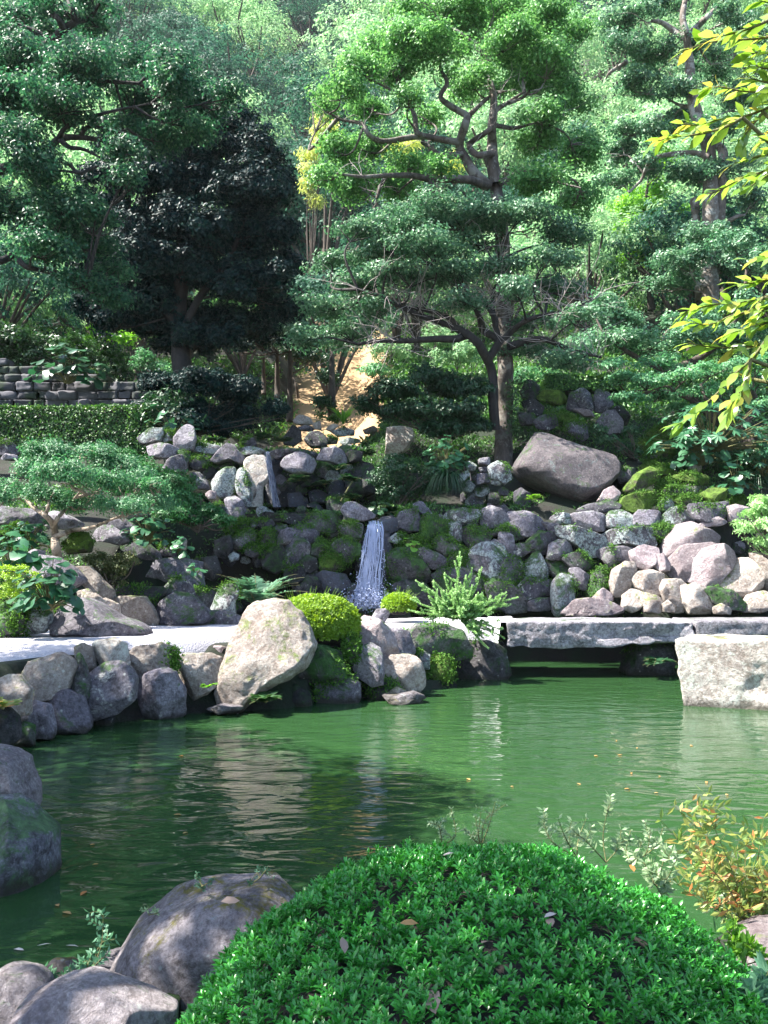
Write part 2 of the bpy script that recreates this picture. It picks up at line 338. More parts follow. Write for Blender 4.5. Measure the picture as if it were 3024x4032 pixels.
M['overhang'] = L('overhanging_leaf', (.10, .21, .03), (.25, .38, .08), (.36, .32, .07), rough=.22, trans=.45, spec=.9, p3=.97)
M['nandina'] = L('nandina_leaf', (.13, .25, .06), (.38, .40, .13), (.58, .28, .12), rough=.45, trans=.45, p3=.93)
M['weed'] = L('weed_leaf', (.16, .28, .14), (.36, .46, .28), rough=.5, trans=.4)
M['ivy'] = L('ivy_leaf', (.012, .045, .012), (.04, .11, .03), rough=.35, trans=.2)
M['fallen'] = L('fallen_leaf', (.45, .16, .04), (.5, .30, .12), rough=.6, trans=.3)
M['petal'] = L('pale_fallen_leaf', (.55, .48, .47), (.6, .52, .5), rough=.6, trans=.2)
M['dead'] = L('dead_leaf', (.20, .14, .11), (.3, .22, .18), rough=.6, trans=.2)

m, t, bs = newmat('thin_falling_water'); bs.inputs['Base Color'].default_value = (.16, .20, .30, 1); bs.inputs['Roughness'].default_value = .1; bs.inputs['IOR'].default_value = 1.33; bs.inputs['Transmission Weight'].default_value = .7; M['fall2'] = m
M['mossleaf'] = L('moss_leaf', (.03, .09, .015), (.09, .19, .035), rough=.8, trans=.2, spec=.1)
M['smaple'] = L('small_maple_leaf', (.025, .11, .05), (.09, .24, .11), (.2, .38, .18), rough=.5, trans=.35)
# ---------------------------------------------------------------- terrain
POND = np.array([(-1.9, 3.15), (-2.3, 4.2), (-3.0, 5.6), (-3.7, 6.8), (-4.0, 7.8), (-3.4, 8.9), (-2.4, 9.8), (-1.3, 10.2), (-.5, 10.8), (.5, 11.7), (1.6, 12.8),
                 (2.2, 14.2), (1.2, 15.3), (.6, 16.3), (5.5, 15.9), (6.2, 13.9), (6.8, 12.5), (7.0, 11.2), (7.0, 10.2), (7.2, 8), (6.0, 5), (4.4, 4.6), (2.6, 4.0), (1.5, 3.75), (1.0, 3.35), (0, 3.3), (-1, 3.0)])
def inside(P, poly):
    x, y = P[:, 0], P[:, 1]; r = np.zeros(len(P), bool); j = len(poly) - 1
    for i in range(len(poly)):
        xi, yi = poly[i]; xj, yj = poly[j]
        c = ((yi > y) != (yj > y)) & (x < (xj - xi) * (y - yi) / (yj - yi + 1e-12) + xi); r ^= c; j = i
    return r
def pdist(P, poly):
    d = np.full(len(P), 1e9)
    for i in range(len(poly)):
        a = poly[i - 1]; b = poly[i]; ab = b - a; t = np.clip(((P - a) @ ab) / (ab @ ab), 0, 1)
        d = np.minimum(d, np.linalg.norm(P - a - t[:, None] * ab, axis=1))
    return d
BX = [-40, -12, -8, -5.0, -4.2, -1.2, .6, 2.6, 5.5, 9, 14, 40]
far = [(35, 11), (60, 30), (100, 68), (160, 130), (185, 140), (900, 142)]
Lf = [(-20, .1), (2.5, .1), (5, .45), (8, .8), (10.8, .85), (12.6, 1.75), (15, 2.6), (18, 3.6), (20, 4.6), (22.3, 4.9), (22.9, 6.3), (27, 7.5)] + far
MLf = [(-20, .1), (3, .1), (8, .75), (13, .85), (14.2, 1.5), (15.5, 2.3), (17, 3.0), (19.4, 3.9), (20.4, 4.7), (24, 5.0), (30, 6.4), (38, 12)] + far[1:]
Mf = [(-20, .1), (3, .1), (8, .7), (14.6, .85), (15.0, .1), (16.6, .1), (17.3, 3.0), (19.6, 3.05), (20.2, 4.5), (24, 4.9), (30, 6.2), (38, 11)] + far[1:]
Rf = [(-20, .1), (3, .1), (8, .4), (13, .8), (15.6, .75), (17.0, 2.6), (17.7, 3.1), (19, 3.4), (20.5, 4.4), (23, 6.2), (27, 7.5), (36, 11.5)] + far[1:]
R2 = [(-20, .1), (3, .1), (8, .4), (13, .85), (15.2, .9), (16.8, 2.8), (17.6, 3.2), (19, 4.4), (22, 6.2), (25, 7.6), (36, 12.5)] + far[1:]
PROF = [Lf, Lf, Lf, MLf, Mf, Mf, Rf, Rf, R2, R2, R2, R2]
def hgt(x, y):
    x = np.atleast_1d(np.asarray(x, dtype=float)); y = np.atleast_1d(np.asarray(y, dtype=float))
    Z = np.stack([np.interp(y, [p[0] for p in pr], [p[1] for p in pr]) for pr in PROF])
    xi = np.interp(x, BX, np.arange(len(BX))); i = np.clip(np.floor(xi).astype(int), 0, len(BX) - 2); f = xi - i
    k = np.arange(len(x)); z = Z[i, k] * (1 - f) + Z[i + 1, k] * f
    # the wooded hill also rises to both sides
    z = z + np.clip(np.abs(x) - 12, 0, 60) * .25 * np.clip((y - 10) / 30, 0, 1)
    P = np.stack([x, y, z * 0], 1); z = z + .06 * fbm(P * .9, 5, 3) * np.clip((y - 15) / 4, .15, 3) + np.clip((y - 40) / 60, 0, 1) * 3 * vnoise(P * .05, 9)
    q = P[:, :2]; near = (np.abs(x) < 9) & (y > 2) & (y < 18)
    if near.any():
        qi = q[near]; ins = inside(qi, POND); d = pdist(qi, POND); zn = z[near]
        zn = np.where(ins, np.minimum(zn, -.1 - .6 * np.minimum(d, 1.2)), np.where(d < .35, np.minimum(zn, .05 + (zn - .05) * (d / .35)), zn))
        z[near] = zn
    return z
def hz(x, y): return float(hgt(x, y)[0])
def carve(x, y, w, z, back=.15, fr=1.0): CARVE.append((x, y, w, z, back, fr))
def hgt_c(x, y):
    z = hgt(x, y)
    for cx, cy, w, zm, back, fr in CARVE:
        m_ = (np.abs(x - cx) < w) & (y > cy - fr) & (y < cy + back)
        z[m_] = np.minimum(z[m_], zm)
    return z
def grid(name, xs, ys, zf, mat, mask=None, attr=None):
    X, Y = np.meshgrid(xs, ys); V = np.stack([X.ravel(), Y.ravel(), zf(X.ravel(), Y.ravel())], 1)
    nx = len(xs); i = (np.arange(len(ys) - 1)[:, None] * nx + np.arange(nx - 1)[None]).ravel()
    F = np.stack([i, i + 1, i + nx + 1, i + nx], 1)
    if mask is not None:
        cen = V[F].mean(1); F = F[mask(cen[:, :2])]
        u, inv = np.unique(F, return_inverse=True); V = V[u]; F = inv.reshape(-1, 4)
    return tag(mesh_obj(name, V, F, mat), kind='structure')
CARVE = []
grid('water', np.arange(-5, 8.01, .5), np.arange(2.2, 17.01, .5), lambda x, y: x * 0, M['water'])
PATH = np.array([(-11, 6.6), (-4.7, 6.9), (-4.25, 8.1), (-3.6, 9.1), (-2.5, 10.15), (-1.6, 11.0), (-.9, 11.9), (.1, 12.6), (1.1, 13.1), (2.25, 13.5), (2.3, 15.0), (.5, 14.8), (-1.5, 14.3), (-3.4, 13.5), (-4.4, 12.2), (-6, 11.2), (-11, 10.8)])
def path_z(x, y):
    P = np.stack([x, y], 1); z = np.interp(y, [6.5, 8.2, 10, 16], [.40, .68, .86, .93]) + .012 * fbm(np.stack([x * 1.5, y * 1.5, x * 0], 1), 3, 3)
    d = np.where(inside(P, PATH), pdist(P, PATH), 0); edge = np.where(x < 1.9, np.clip(1 - d / .3, 0, 1) ** 1.6, 0)
    return z - .45 * edge
grid('path', np.arange(-11, 2.4, .06), np.arange(6.5, 15.1, .06), path_z, M['gravel'], mask=lambda c: inside(c, PATH))
# small pool on the ledge under the upper fall
grid('pool', np.arange(-3.0, -1.4, .3), np.arange(17.3, 18.9, .3), lambda x, y: x * 0 + 3.13, M['film'])

# ---------------------------------------------------------------- rocks
def ico(sub):
    bm = bmesh.new(); bmesh.ops.create_icosphere(bm, subdivisions=sub, radius=1); V = np.array([v.co[:] for v in bm.verts]); F = np.array([[v.index for v in f.verts] for f in bm.faces]); bm.free(); return V, F
ICO = {k: ico(k) for k in (3, 4, 5, 6)}
def rock_mesh(poly, depth, r, sub=4, cuts=8, amp=.05, front=.56, box=.47, back=1.0):
    """poly: Nx2 outline (x,z), returns verts about (0,0,0) plane y, faces. depth: half thickness"""
    V, F = ICO[sub]; V = V.copy(); c = poly.mean(0)
    # area centroid
    a = np.roll(poly, -1, 0); cr = poly[:, 0] * a[:, 1] - a[:, 0] * poly[:, 1]
    if abs(cr.sum()) > 1e-9: c = ((poly + a) * cr[:, None]).sum(0) / (3 * cr.sum())
    th = np.arctan2(V[:, 2], V[:, 0]); rho = np.hypot(V[:, 0], V[:, 2])
    dirs = np.stack([np.cos(th), np.sin(th)], 1); R = np.full(len(V), 0.0)
    for i in range(len(poly)):
        p = poly[i - 1] - c; q = poly[i] - c; e = q - p
        den = dirs[:, 0] * e[1] - dirs[:, 1] * e[0]; den = np.where(np.abs(den) < 1e-9, 1e-9, den)
        t = (p[0] * e[1] - p[1] * e[0]) / den; s = (p[0] * dirs[:, 1] - p[1] * dirs[:, 0]) / den
        ok = (t > 0) & (s >= -1e-6) & (s <= 1 + 1e-6); R = np.where(ok, np.maximum(R, t), R)
    sz = math.sqrt(abs(cr.sum()) / 2)
    R = R * 1.05; x = R * rho ** box * np.cos(th); z = R * rho ** box * np.sin(th)
    sg = np.sign(V[:, 1]) * np.abs(V[:, 1]) ** .85
    y = sg * depth * np.where(sg > 0, back, 1)
    P = np.stack([x, y, z], 1)
    for k in range(cuts):
        n = unit(np.array([r.normal() * .5, -abs(r.normal()) * .4 - .6, r.normal() * .45 + .2])); d = P @ n
        Lm = d.max() * (front + (1 - front) * r.random() * .8) ; ex = np.maximum(d - Lm, 0); P = P - n * ex[:, None] * .97
    for k in range(2):
        n = unit(np.array([r.normal() * .5, abs(r.normal()) * .3, .9])); d = P @ n; Lm = d.max() * (.88 + .1 * r.random()); P = P - n * np.maximum(d - Lm, 0)[:, None] * .8
    q = P / sz; s0 = int(r.integers(1e6)); o = r.random(3) * 90
    nn = unit(P / np.array([1, 1, 1]))
    disp = fbm(q * 1.7 + o, s0, 5) + .35 * np.abs(fbm(q * 6 + o, s0 + 3, 3)); rid = np.abs(vnoise(q * 2.3 + o, s0 + 9))
    P = P + nn * (disp * amp * sz - rid[:, None][:, 0] * amp * .5 * sz)[:, None]
    cx = np.array([c[0], 0, c[1]])
    return P + cx, F
NR = [0]
MOSSY = []
def rock(crop, pts, D, mat, label, name='rock', cat='rock', group=None, depth=None, sub=None, cuts=8, amp=.05, tilt=0.0, sink=.0, **kw):
    """pts: flat list of crop pixels outlining the rock, D its depth"""
    r = np.random.default_rng(1000 + NR[0]); NR[0] += 1
    p = np.array(pts, dtype=float).reshape(-1, 2)
    W3 = np.array([atc(crop, x, y, D) for x, y in p]); poly = W3[:, [0, 2]]
    k = 1.09 if D > 11 and (np.ptp(W3[:, 0]) < 1.6) else .97; poly = poly.mean(0) + (poly - poly.mean(0)) * k
    if sink: poly[:, 1] = np.where(poly[:, 1] < poly[:, 1].mean(), poly[:, 1] - sink, poly[:, 1])
    w = np.ptp(poly[:, 0]); h = np.ptp(poly[:, 1]); dp = depth if depth else .42 * math.sqrt(w * h) * (.85 + .3 * r.random())
    area_px = np.ptp(p[:, 0]) * np.ptp(p[:, 1]) * (CROP[crop][2] / 3.9375) ** 2
    if sub is None: sub = 3 if area_px < 120 else (4 if area_px < 900 else 5)
    if D < 6: kw.setdefault('back', .45)
    V, F = rock_mesh(poly, dp, r, sub=sub, cuts=cuts, amp=amp, **kw)
    V[:, 1] += D + dp * (.35 if D > 6 else .05)
    if tilt: V[:, 1] += (V[:, 2] - V[:, 2].mean()) * tilt
    if D > 10.4: carve(V[:, 0].mean(), D + dp * .35, np.ptp(V[:, 0]) * .5, V[:, 2].min() + .18 * h, back=.1, fr=1.3)
    if mat in ('mossy', 'shade', 'lichen', 'moss', 'dark') and D > 9: MOSSY.append((V, mat))
    base = np.array([V[:, 0].mean(), V[:, 1].mean(), V[:, 2].min()])
    o = mesh_obj(name, V, F, M[mat] if isinstance(mat, str) else mat, loc=base)
    return tag(o, label, cat, group)
CROP.update({'I': (700, 1600, .48222), 'J': (1400, 1900, .48222), 'K': (2100, 1900, .55696)})
import sys
def wallD(crop, pts, k=1.0):
    p = np.array(pts, dtype=float).reshape(-1, 2); py = cp(crop, 0, p[:, 1].mean())[1]; return k * 16.09 / (1 - .000664 * (579 - py))
def W_(crop, mat, pts, label, k=1.0, **kw): return rock(crop, pts, wallD(crop, pts, k), mat, label, group='rocks stacked in the retaining wall', **kw)
GS = 'rocks stacked along the pond edge'; GG = 'rocks on the planted slope'; GU = 'rocks of the upper waterfall wall'; GB = 'rocks along the upper stream'
# --- shoreline, left part (crop A)
def sh(pts, D, mat, label, **kw): return rock('A', pts, D, mat, label, group=GS, sink=.12, **kw)
sh([90,1600,150,1520,300,1470,400,1490,425,1560,380,1640,230,1700,100,1720,60,1660], 8.6, 'pale', 'broad cream slab leaning at the left end of the shore, gravel behind it', amp=.03, depth=.3)
sh([0,1600,90,1590,175,1680,160,1760,0,1790,-70,1760,-60,1640], 7.9, 'pale', 'cream rock with mossy lower edge cut by the left frame edge')
sh([425,1500,450,1440,500,1560,530,1600,520,1680,430,1690,390,1620], 8.75, 'mossy', 'dark mossy rock tucked against the right end of the cream slab')
sh([435,1430,490,1405,540,1430,565,1500,530,1560,460,1510], 9.3, 'pale', 'small rounded cream rock beside the speckled rock on the gravel edge')
sh([540,1400,600,1380,690,1375,745,1410,765,1480,740,1515,570,1510,550,1450], 9.4, 'white', 'speckled white rock with moss specks sitting on the gravel edge')
sh([510,1590,600,1530,680,1510,750,1540,805,1610,790,1680,700,1760,560,1800,490,1780,495,1680], 8.9, 'bare', 'rounded lilac rock with a lit top above the dark blue-grey rock', amp=.04)
sh([760,1480,780,1420,930,1410,1010,1450,990,1540,890,1580,800,1620,765,1560], 9.6, 'pale', 'cream angular rock with a chipped top, third from the speckled rock')
sh([940,1440,1000,1430,1045,1470,1030,1520,960,1510], 9.7, 'mossy', 'small green mossy rock next to the chipped cream rock')
sh([800,1650,850,1590,950,1560,1030,1580,1080,1680,1085,1790,960,1820,830,1800,770,1740], 9.4, 'bare', 'pale lilac block at the waterline with a bright sunlit front', amp=.045)
sh([1020,1520,1080,1480,1250,1470,1310,1500,1290,1600,1220,1650,1120,1700,1060,1640], 9.9, 'pale', 'flat-topped tan rock with brown pitted front left of the standing boulder')
sh([1030,1420,1090,1405,1110,1440,1060,1460,1030,1445], 10.6, 'pale', 'small flat tan stone on the gravel behind the flat-topped rock', name='stone', cat='stone')
sh([1100,1415,1160,1400,1235,1410,1220,1440,1140,1450], 10.7, 'pink', 'flat pinkish stone on the gravel left of the standing boulder', name='stone', cat='stone')
sh([1215,1450,1270,1425,1345,1430,1330,1460,1250,1470], 10.3, 'pink', 'low pink stone resting against the standing boulder', name='stone', cat='stone')
sh([240,1740,300,1690,400,1680,480,1740,530,1830,500,1870,330,1880,270,1820], 8.6, 'bare', 'blue-grey rock with a pale scratch at the waterline')
sh([120,1780,170,1740,270,1780,315,1850,310,1900,200,1910,130,1860], 8.2, 'bare', 'narrow slanted grey rock left of the scratched blue-grey rock')
sh([60,1900,120,1870,190,1900,200,1945,100,1965,50,1950], 7.9, 'mossy', 'small round mossy rock low at the left waterline')
sh([-60,1800,40,1790,90,1830,110,1900,40,1960,-60,1950], 7.6, 'dark', 'dark rock under dry roots at the left frame edge')
sh([560,1810,640,1800,680,1830,660,1860,580,1860], 9.1, 'wet', 'small wet dark rock half sunk beside the lilac block')
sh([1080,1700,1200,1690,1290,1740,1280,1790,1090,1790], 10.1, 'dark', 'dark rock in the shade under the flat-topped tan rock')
rock('A', [1430,1240,1470,1175,1600,1145,1690,1160,1760,1230,1830,1330,1850,1420,1800,1500,1690,1560,1560,1640,1490,1710,1440,1770,1380,1760,1330,1740,1295,1640,1320,1500,1370,1400], 10.15, 'pale',
     'big standing boulder with a bright sunlit face between the gravel and the pond', name='boulder', cat='boulder', depth=.42, sub=6, cuts=7, amp=.055, front=.72, tilt=.28, sink=.1)
# --- shoreline, right part (crop B)
def sb(pts, D, mat, label, **kw): kw.setdefault('group', GS); return rock('B', pts, D, mat, label, sink=.12, **kw)
sb([400,1610,450,1570,560,1570,660,1610,715,1680,690,1730,560,1760,440,1740,390,1680], 10.7, 'mossy', 'dark rock with a lit mossy top right of the standing boulder')
sb([720,1650,770,1580,850,1555,910,1590,930,1680,920,1755,850,1760,750,1700], 10.9, 'bare', 'lilac rock half in shadow and half in sun with a curved shade edge', amp=.03)
sb([925,1680,970,1640,1070,1625,1130,1650,1160,1760,1120,1800,1030,1770,940,1750], 11.2, 'pale', 'knobbly cream rock at the waterline left of the fern clump')
sb([500,1780,600,1730,720,1740,790,1800,780,1880,640,1910,530,1890], 10.7, 'shade', 'broad grey-green rock at the waterline below the round bush')
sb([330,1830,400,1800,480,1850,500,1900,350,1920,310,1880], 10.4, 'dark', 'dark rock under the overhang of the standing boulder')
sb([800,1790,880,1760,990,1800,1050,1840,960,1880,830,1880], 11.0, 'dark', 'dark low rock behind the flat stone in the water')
sb([930,1850,990,1820,1060,1840,1040,1870,960,1880], 10.9, 'pale', 'small flat pale stone just above the water', name='stone', cat='stone')
sb([760,1420,800,1390,900,1430,970,1500,1000,1570,980,1640,880,1620,800,1560,760,1500], 11.5, 'pink', 'rounded pinkish rock right of the clipped bush, shaded at the front', amp=.03)
sb([950,1490,1010,1480,1070,1500,1100,1560,1070,1620,990,1620], 11.9, 'bare', 'grey rock wedged behind the pinkish rock')
sb([1085,1500,1130,1460,1280,1450,1370,1480,1430,1540,1430,1590,1300,1620,1150,1600,1090,1570], 12.4, 'mossy', 'long rounded rock with a sunlit back and mossy shaded front', amp=.03)
sb([1120,1620,1160,1605,1195,1630,1190,1660,1140,1665], 12.1, 'lichen', 'small round grey stone between mossy rocks above the water', name='stone', cat='stone')
sb([1180,1660,1240,1630,1320,1660,1330,1720,1260,1750,1170,1730], 12.2, 'moss', 'green moss-covered lump at the water left of the bridge foot')
sb([1340,1620,1440,1560,1540,1550,1640,1600,1660,1690,1600,1760,1450,1740,1350,1700], 13.2, 'dark', 'dark rock carrying the left end of the stone bridge', depth=.6)
sb([980,1700,1060,1700,1120,1760,1150,1800,1000,1820], 11.6, 'wet', 'wet black rock in the gap behind the knobbly cream rock')
sb([830,1400,880,1360,960,1355,950,1390,900,1430,850,1430], 13.2, 'bare', 'smooth grey triangular rock standing before the foot of the lower waterfall', amp=.02)
sb([700,1500,760,1520,770,1580,720,1600,690,1560], 10.9, 'mossy', 'small mossy rock at the right foot of the clipped bush')
# --- left slope (crop A)
def sl(pts, D, mat, label, **kw): kw.setdefault('group', GG); return rock('A', pts, D, mat, label, **kw)
sl([300,1290,330,1220,390,1150,470,1135,530,1160,600,1210,680,1260,790,1290,870,1350,780,1370,520,1375,310,1365], 10.6, 'bare', 'large smooth violet rock lying on the gravel like a sleeping animal', name='boulder', cat='boulder', depth=.55, amp=.03, cuts=3, sub=5)
sl([100,1340,140,1230,180,1160,230,1170,290,1230,290,1290,250,1350,150,1360], 10.4, 'lichen', 'dark pointed rock with white lichen below the leopard plant')
sl([-80,1200,0,1150,80,1160,110,1260,80,1350,0,1370,-80,1360], 10.2, 'mossy', 'mossy dark rock under the bright clipped bush at the left edge', depth=.6)
sl([670,1160,720,1140,850,1140,890,1190,920,1270,900,1300,780,1300,690,1250], 12.4, 'pale', 'angular rock with a sunlit face behind the sleeping violet rock')
sl([920,1230,960,1160,1040,1105,1110,1120,1180,1180,1240,1240,1210,1280,1050,1295,930,1285], 12.6, 'shade', 'broad mossy rock with a domed top left of the small stone statue-like rock')
sl([1130,1280,1180,1230,1280,1210,1370,1230,1430,1260,1400,1290,1250,1300], 12.8, 'bare', 'low flat dome of rock at the back edge of the gravel')
sl([1250,1200,1290,1100,1330,1055,1390,1060,1410,1110,1390,1160,1390,1225,1300,1220], 13.6, 'lichen', 'upright knobbed lilac rock standing like a bollard beside the fern', amp=.03)
sl([940,1080,990,1030,1060,1020,1120,1060,1150,1130,1100,1150,1000,1130], 13.4, 'shade', 'rounded grey rock behind the broad mossy rock')
sl([1130,1100,1190,1080,1280,1110,1280,1160,1230,1210,1150,1180], 13.9, 'shade', 'flat blue-grey slab right of the rounded grey rock')
sl([660,1090,760,1070,960,1075,950,1120,880,1155,720,1140], 13.0, 'dark', 'long dark ledge rock under the small olive shrub', depth=.3)
sl([560,1170,620,1140,690,1180,700,1250,620,1270,570,1220], 11.9, 'pale', 'brown-cream rock wedged left of the angular sunlit rock')
sl([440,960,520,960,590,1030,650,1090,660,1150,590,1150,500,1060], 12.3, 'pale', 'slanted cream slab running down from the little maple')
sl([460,1100,520,1090,580,1140,560,1170,470,1150], 11.8, 'pale', 'small pale rock at the foot of the slanted slab')
sl([880,1010,930,930,1040,905,1170,930,1175,1010,1190,1060,1130,1080,1050,1060,960,1020], 14.4, 'shade', 'layered ridge of grey rock stepping down to the right', cuts=7)
sl([930,920,1000,930,1040,900,1110,900,1175,940,1170,990,1100,990], 15.0, 'bare', 'bright blue-grey rock behind the layered ridge')
sl([720,800,780,790,850,800,930,870,940,910,850,900,770,880,720,850], 14.8, 'shade', 'grey rock on the slope below the leopard plant clump')
sl([530,790,560,720,650,710,740,760,770,800,700,820,600,800], 14.2, 'bare', 'flat lilac boulder with a sunlit strip under the maple')
sl([630,720,660,680,740,675,790,710,780,790,740,800,680,740], 14.9, 'bare', 'rounded lilac rock above the flat lilac boulder')
sl([950,820,1000,800,1040,840,1040,900,960,880], 15.3, 'shade', 'small grey rock near the leaf clump on the shaded slope')
sl([1060,800,1090,770,1105,800,1100,850,1070,860], 15.2, 'white', 'small white-faced rock glowing in the shade of the juniper')
sl([-60,640,0,590,100,600,210,620,235,690,180,710,60,700,-60,700], 13.6, 'bare', 'long rounded purple rock on the slope at the left frame edge')
sl([240,640,290,610,370,640,480,690,460,720,300,720,250,700], 14.0, 'bare', 'grey-lilac rock behind the maple trunk')
sl([60,710,110,700,140,740,100,770,60,760], 13.2, 'shade', 'small grey rock left of the leopard leaves under the maple')
sl([140,710,190,700,240,730,220,760,150,750], 13.5, 'shade', 'small rock between the purple rock and the leopard leaves')
sl([-50,780,30,760,60,800,40,840,-50,850], 12.6, 'dark', 'dark brown rock at the left edge below the purple rock')
sl([140,870,200,850,260,860,250,890,180,900], 12.0, 'bare', 'small flat rock left of the maple foot', name='stone', cat='stone')
sl([130,940,220,890,330,900,420,960,470,1030,380,1080,240,1050,150,1010], 11.9, 'bare', 'broad bluish rock below the maple trunk')
sl([370,800,420,750,500,750,530,800,520,860,400,870], 12.8, 'moss', 'round moss-covered hump right of the maple trunk')
sl([470,1100,560,1110,610,1160,580,1190,480,1160], 11.5, 'pale', 'little cream rock behind the top of the sleeping violet rock')
# rocks upper left above maple
sl([-60,230,20,190,80,240,90,280,0,290,-60,290], 17.2, 'shade', 'grey rock below the hedge at the left frame edge')
sl([0,300,40,280,100,290,90,315,0,315], 17.0, 'bare', 'flat lilac rock under the grey rock at the left frame edge')
# --- upper wall (crop I)
def up(pts, D, mat, label, **kw): kw.setdefault('group', GU); return rock('I', pts, D, mat, label, **kw)
up([-30,260,20,180,70,140,120,180,135,260,120,340,50,370,-20,350], 18.6, 'bare', 'tall pointed purple rock on the left end of the upper wall')
up([-30,370,60,370,95,420,60,520,0,540,-30,500], 18.4, 'mossy', 'dark green rock under the pointed purple rock')
up([-330,250,-240,190,-150,180,-130,220,-150,280,-300,300], 18.6, 'lichen', 'wide rock with a white right end left of the pointed purple rock')
up([-140,260,-100,200,-40,210,-40,270,-110,290], 18.7, 'lichen', 'small pale rock between the wide rock and the pointed rock')
up([-260,320,-150,300,-20,330,-10,400,-120,420,-230,400], 18.3, 'bare', 'flat lilac stones ledge above the juniper')
up([-60,420,20,400,60,480,40,540,-60,560,-120,500], 18.1, 'bare', 'lilac rock behind the crest of the juniper')
up([100,310,200,290,320,320,300,380,180,380,90,360], 18.9, 'lichen', 'low pale rock right of the pointed rock on the wall top')
up([260,450,330,380,400,305,460,330,520,400,550,450,500,470,430,430,330,460], 18.6, 'bare', 'arched lilac rock forming a lintel near the upper fall', cuts=3)
up([270,460,380,430,500,480,470,510,320,510], 18.8, 'mossy', 'green hollow rock beneath the arched lintel rock')
up([100,450,160,410,230,405,255,440,240,490,150,515,105,500], 18.5, 'shade', 'oval grey rock left of the arched rock')
up([200,530,260,500,330,520,320,580,230,590], 18.9, 'wet', 'wet dark rock in the hollow below the oval rock')
up([100,550,170,540,230,600,250,670,170,670,110,610], 18.3, 'shade', 'grey-green slanted rock above the juniper crest')
up([275,620,320,540,400,500,450,500,470,560,460,680,430,740,340,740,290,680], 18.3, 'lichen', 'big mottled grey rock left of the upright slab')
up([470,640,480,540,520,485,545,500,560,600,600,700,590,810,550,800,490,720], 18.2, 'lichen', 'narrow upright lilac slab beside the upper fall')
up([550,480,580,425,680,420,735,450,740,530,720,600,690,650,670,880,600,900,580,780,560,620], 18.5, 'white', 'tall upright stone with a white lichen face left of the upper fall', depth=.3, cuts=2)
up([215,710,260,690,310,700,300,760,240,750], 18.0, 'pink', 'small peach rock at the edge of the juniper')
up([385,760,440,720,510,770,555,860,540,920,450,930,390,870], 17.9, 'bare', 'angular lilac rock at the foot of the upright slabs')
up([300,800,350,790,390,840,370,880,310,850], 17.8, 'shade', 'grey rock peeking above the tip of the juniper')
up([850,470,900,400,980,370,1080,400,1110,460,1080,530,960,540,880,510], 18.9, 'bare', 'flat grey lozenge rock under the ledge right of the upper fall')
up([1140,430,1200,345,1280,330,1350,370,1370,450,1300,460,1220,440], 19.0, 'bare', 'triangular grey rock right of the lozenge rock')
up([1375,380,1420,350,1500,370,1500,440,1400,450], 19.1, 'dark', 'dark purple rock right of the triangular rock')
up([470,340,620,330,720,360,640,400,520,400], 19.1, 'lichen', 'thin flat ledge stone left of the upper spout', depth=.4)
up([700,345,900,345,1180,360,1180,390,960,410,800,420,740,390], 19.3, 'shade', 'long thin capstone over the upper fall', depth=.45)
up([1000,640,1100,590,1140,600,1100,640,1020,660], 19.3, 'dark', 'dark tilted ledge inside the grotto')
up([1240,660,1280,610,1350,620,1360,700,1310,750,1230,740], 19.2, 'wet', 'square blue-black rock in the grotto')
up([820,640,940,620,1000,700,990,800,880,840,820,780], 19.6, 'wet', 'large wet black rock at the back of the grotto', depth=.4)
up([1070,700,1150,680,1220,720,1200,780,1090,780], 19.4, 'wet', 'wet black block above the small side trickle')
up([1060,800,1120,770,1180,840,1160,890,1070,890], 19.0, 'wet', 'wet dark rock at the right foot of the grotto')
up([900,720,1000,710,1060,780,1050,860,930,870], 19.3, 'wet', 'wet round rock at the centre foot of the grotto')
up([1220,750,1330,720,1400,780,1360,850,1220,860], 18.8, 'mossy', 'mossy rock left of the peach-topped rock')
up([800,540,1000,520,1150,550,1140,600,1000,640,830,640], 19.7, 'dark', 'dark mossy backing rock under the lozenge rock', depth=.4)
up([740,440,850,430,860,560,850,700,840,860,760,880,720,700], 20.0, 'wet', 'wet black rock face behind the upper fall', depth=.35)
up([1350,460,1450,440,1560,460,1620,560,1600,700,1480,740,1390,700], 19.2, 'dark', 'brown earthy rock right of the grotto')
up([1150,460,1260,450,1380,480,1380,560,1240,600,1160,560], 19.5, 'mossy', 'mossy rock with leaves under the triangular rock')
up([520,290,560,250,620,260,635,310,600,330,530,325], 19.8, 'shade', 'round grey rock on the ledge above the upper fall')
# lower wall, left part (crop I)
W_('I', 'mossy', [1050,930,1100,880,1200,845,1300,880,1320,940,1280,1020,1150,1040,1070,1000], 'large dome of mossy rock between the two falls')
W_('I', 'bare', [1340,850,1380,785,1450,790,1560,850,1615,895,1500,930,1390,920], 'flat peach-topped wedge of rock left of the lower fall lip')
W_('I', 'mossy', [1320,960,1400,940,1510,960,1500,1060,1430,1090,1330,1060], 'mossy rock directly left of the lower fall')
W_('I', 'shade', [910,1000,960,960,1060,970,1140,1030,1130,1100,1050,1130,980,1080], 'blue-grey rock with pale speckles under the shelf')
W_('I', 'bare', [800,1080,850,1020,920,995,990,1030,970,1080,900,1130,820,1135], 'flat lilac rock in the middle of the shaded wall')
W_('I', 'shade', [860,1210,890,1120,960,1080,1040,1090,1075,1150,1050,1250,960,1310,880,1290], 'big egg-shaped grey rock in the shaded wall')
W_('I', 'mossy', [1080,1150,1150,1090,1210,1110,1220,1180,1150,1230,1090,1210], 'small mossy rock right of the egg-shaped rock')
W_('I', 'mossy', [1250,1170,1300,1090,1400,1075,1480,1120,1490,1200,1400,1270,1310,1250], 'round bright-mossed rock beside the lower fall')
W_('I', 'moss', [1160,1270,1230,1210,1320,1220,1330,1310,1250,1360,1170,1330], 'soft green mossed rock below the round bright-mossed one')
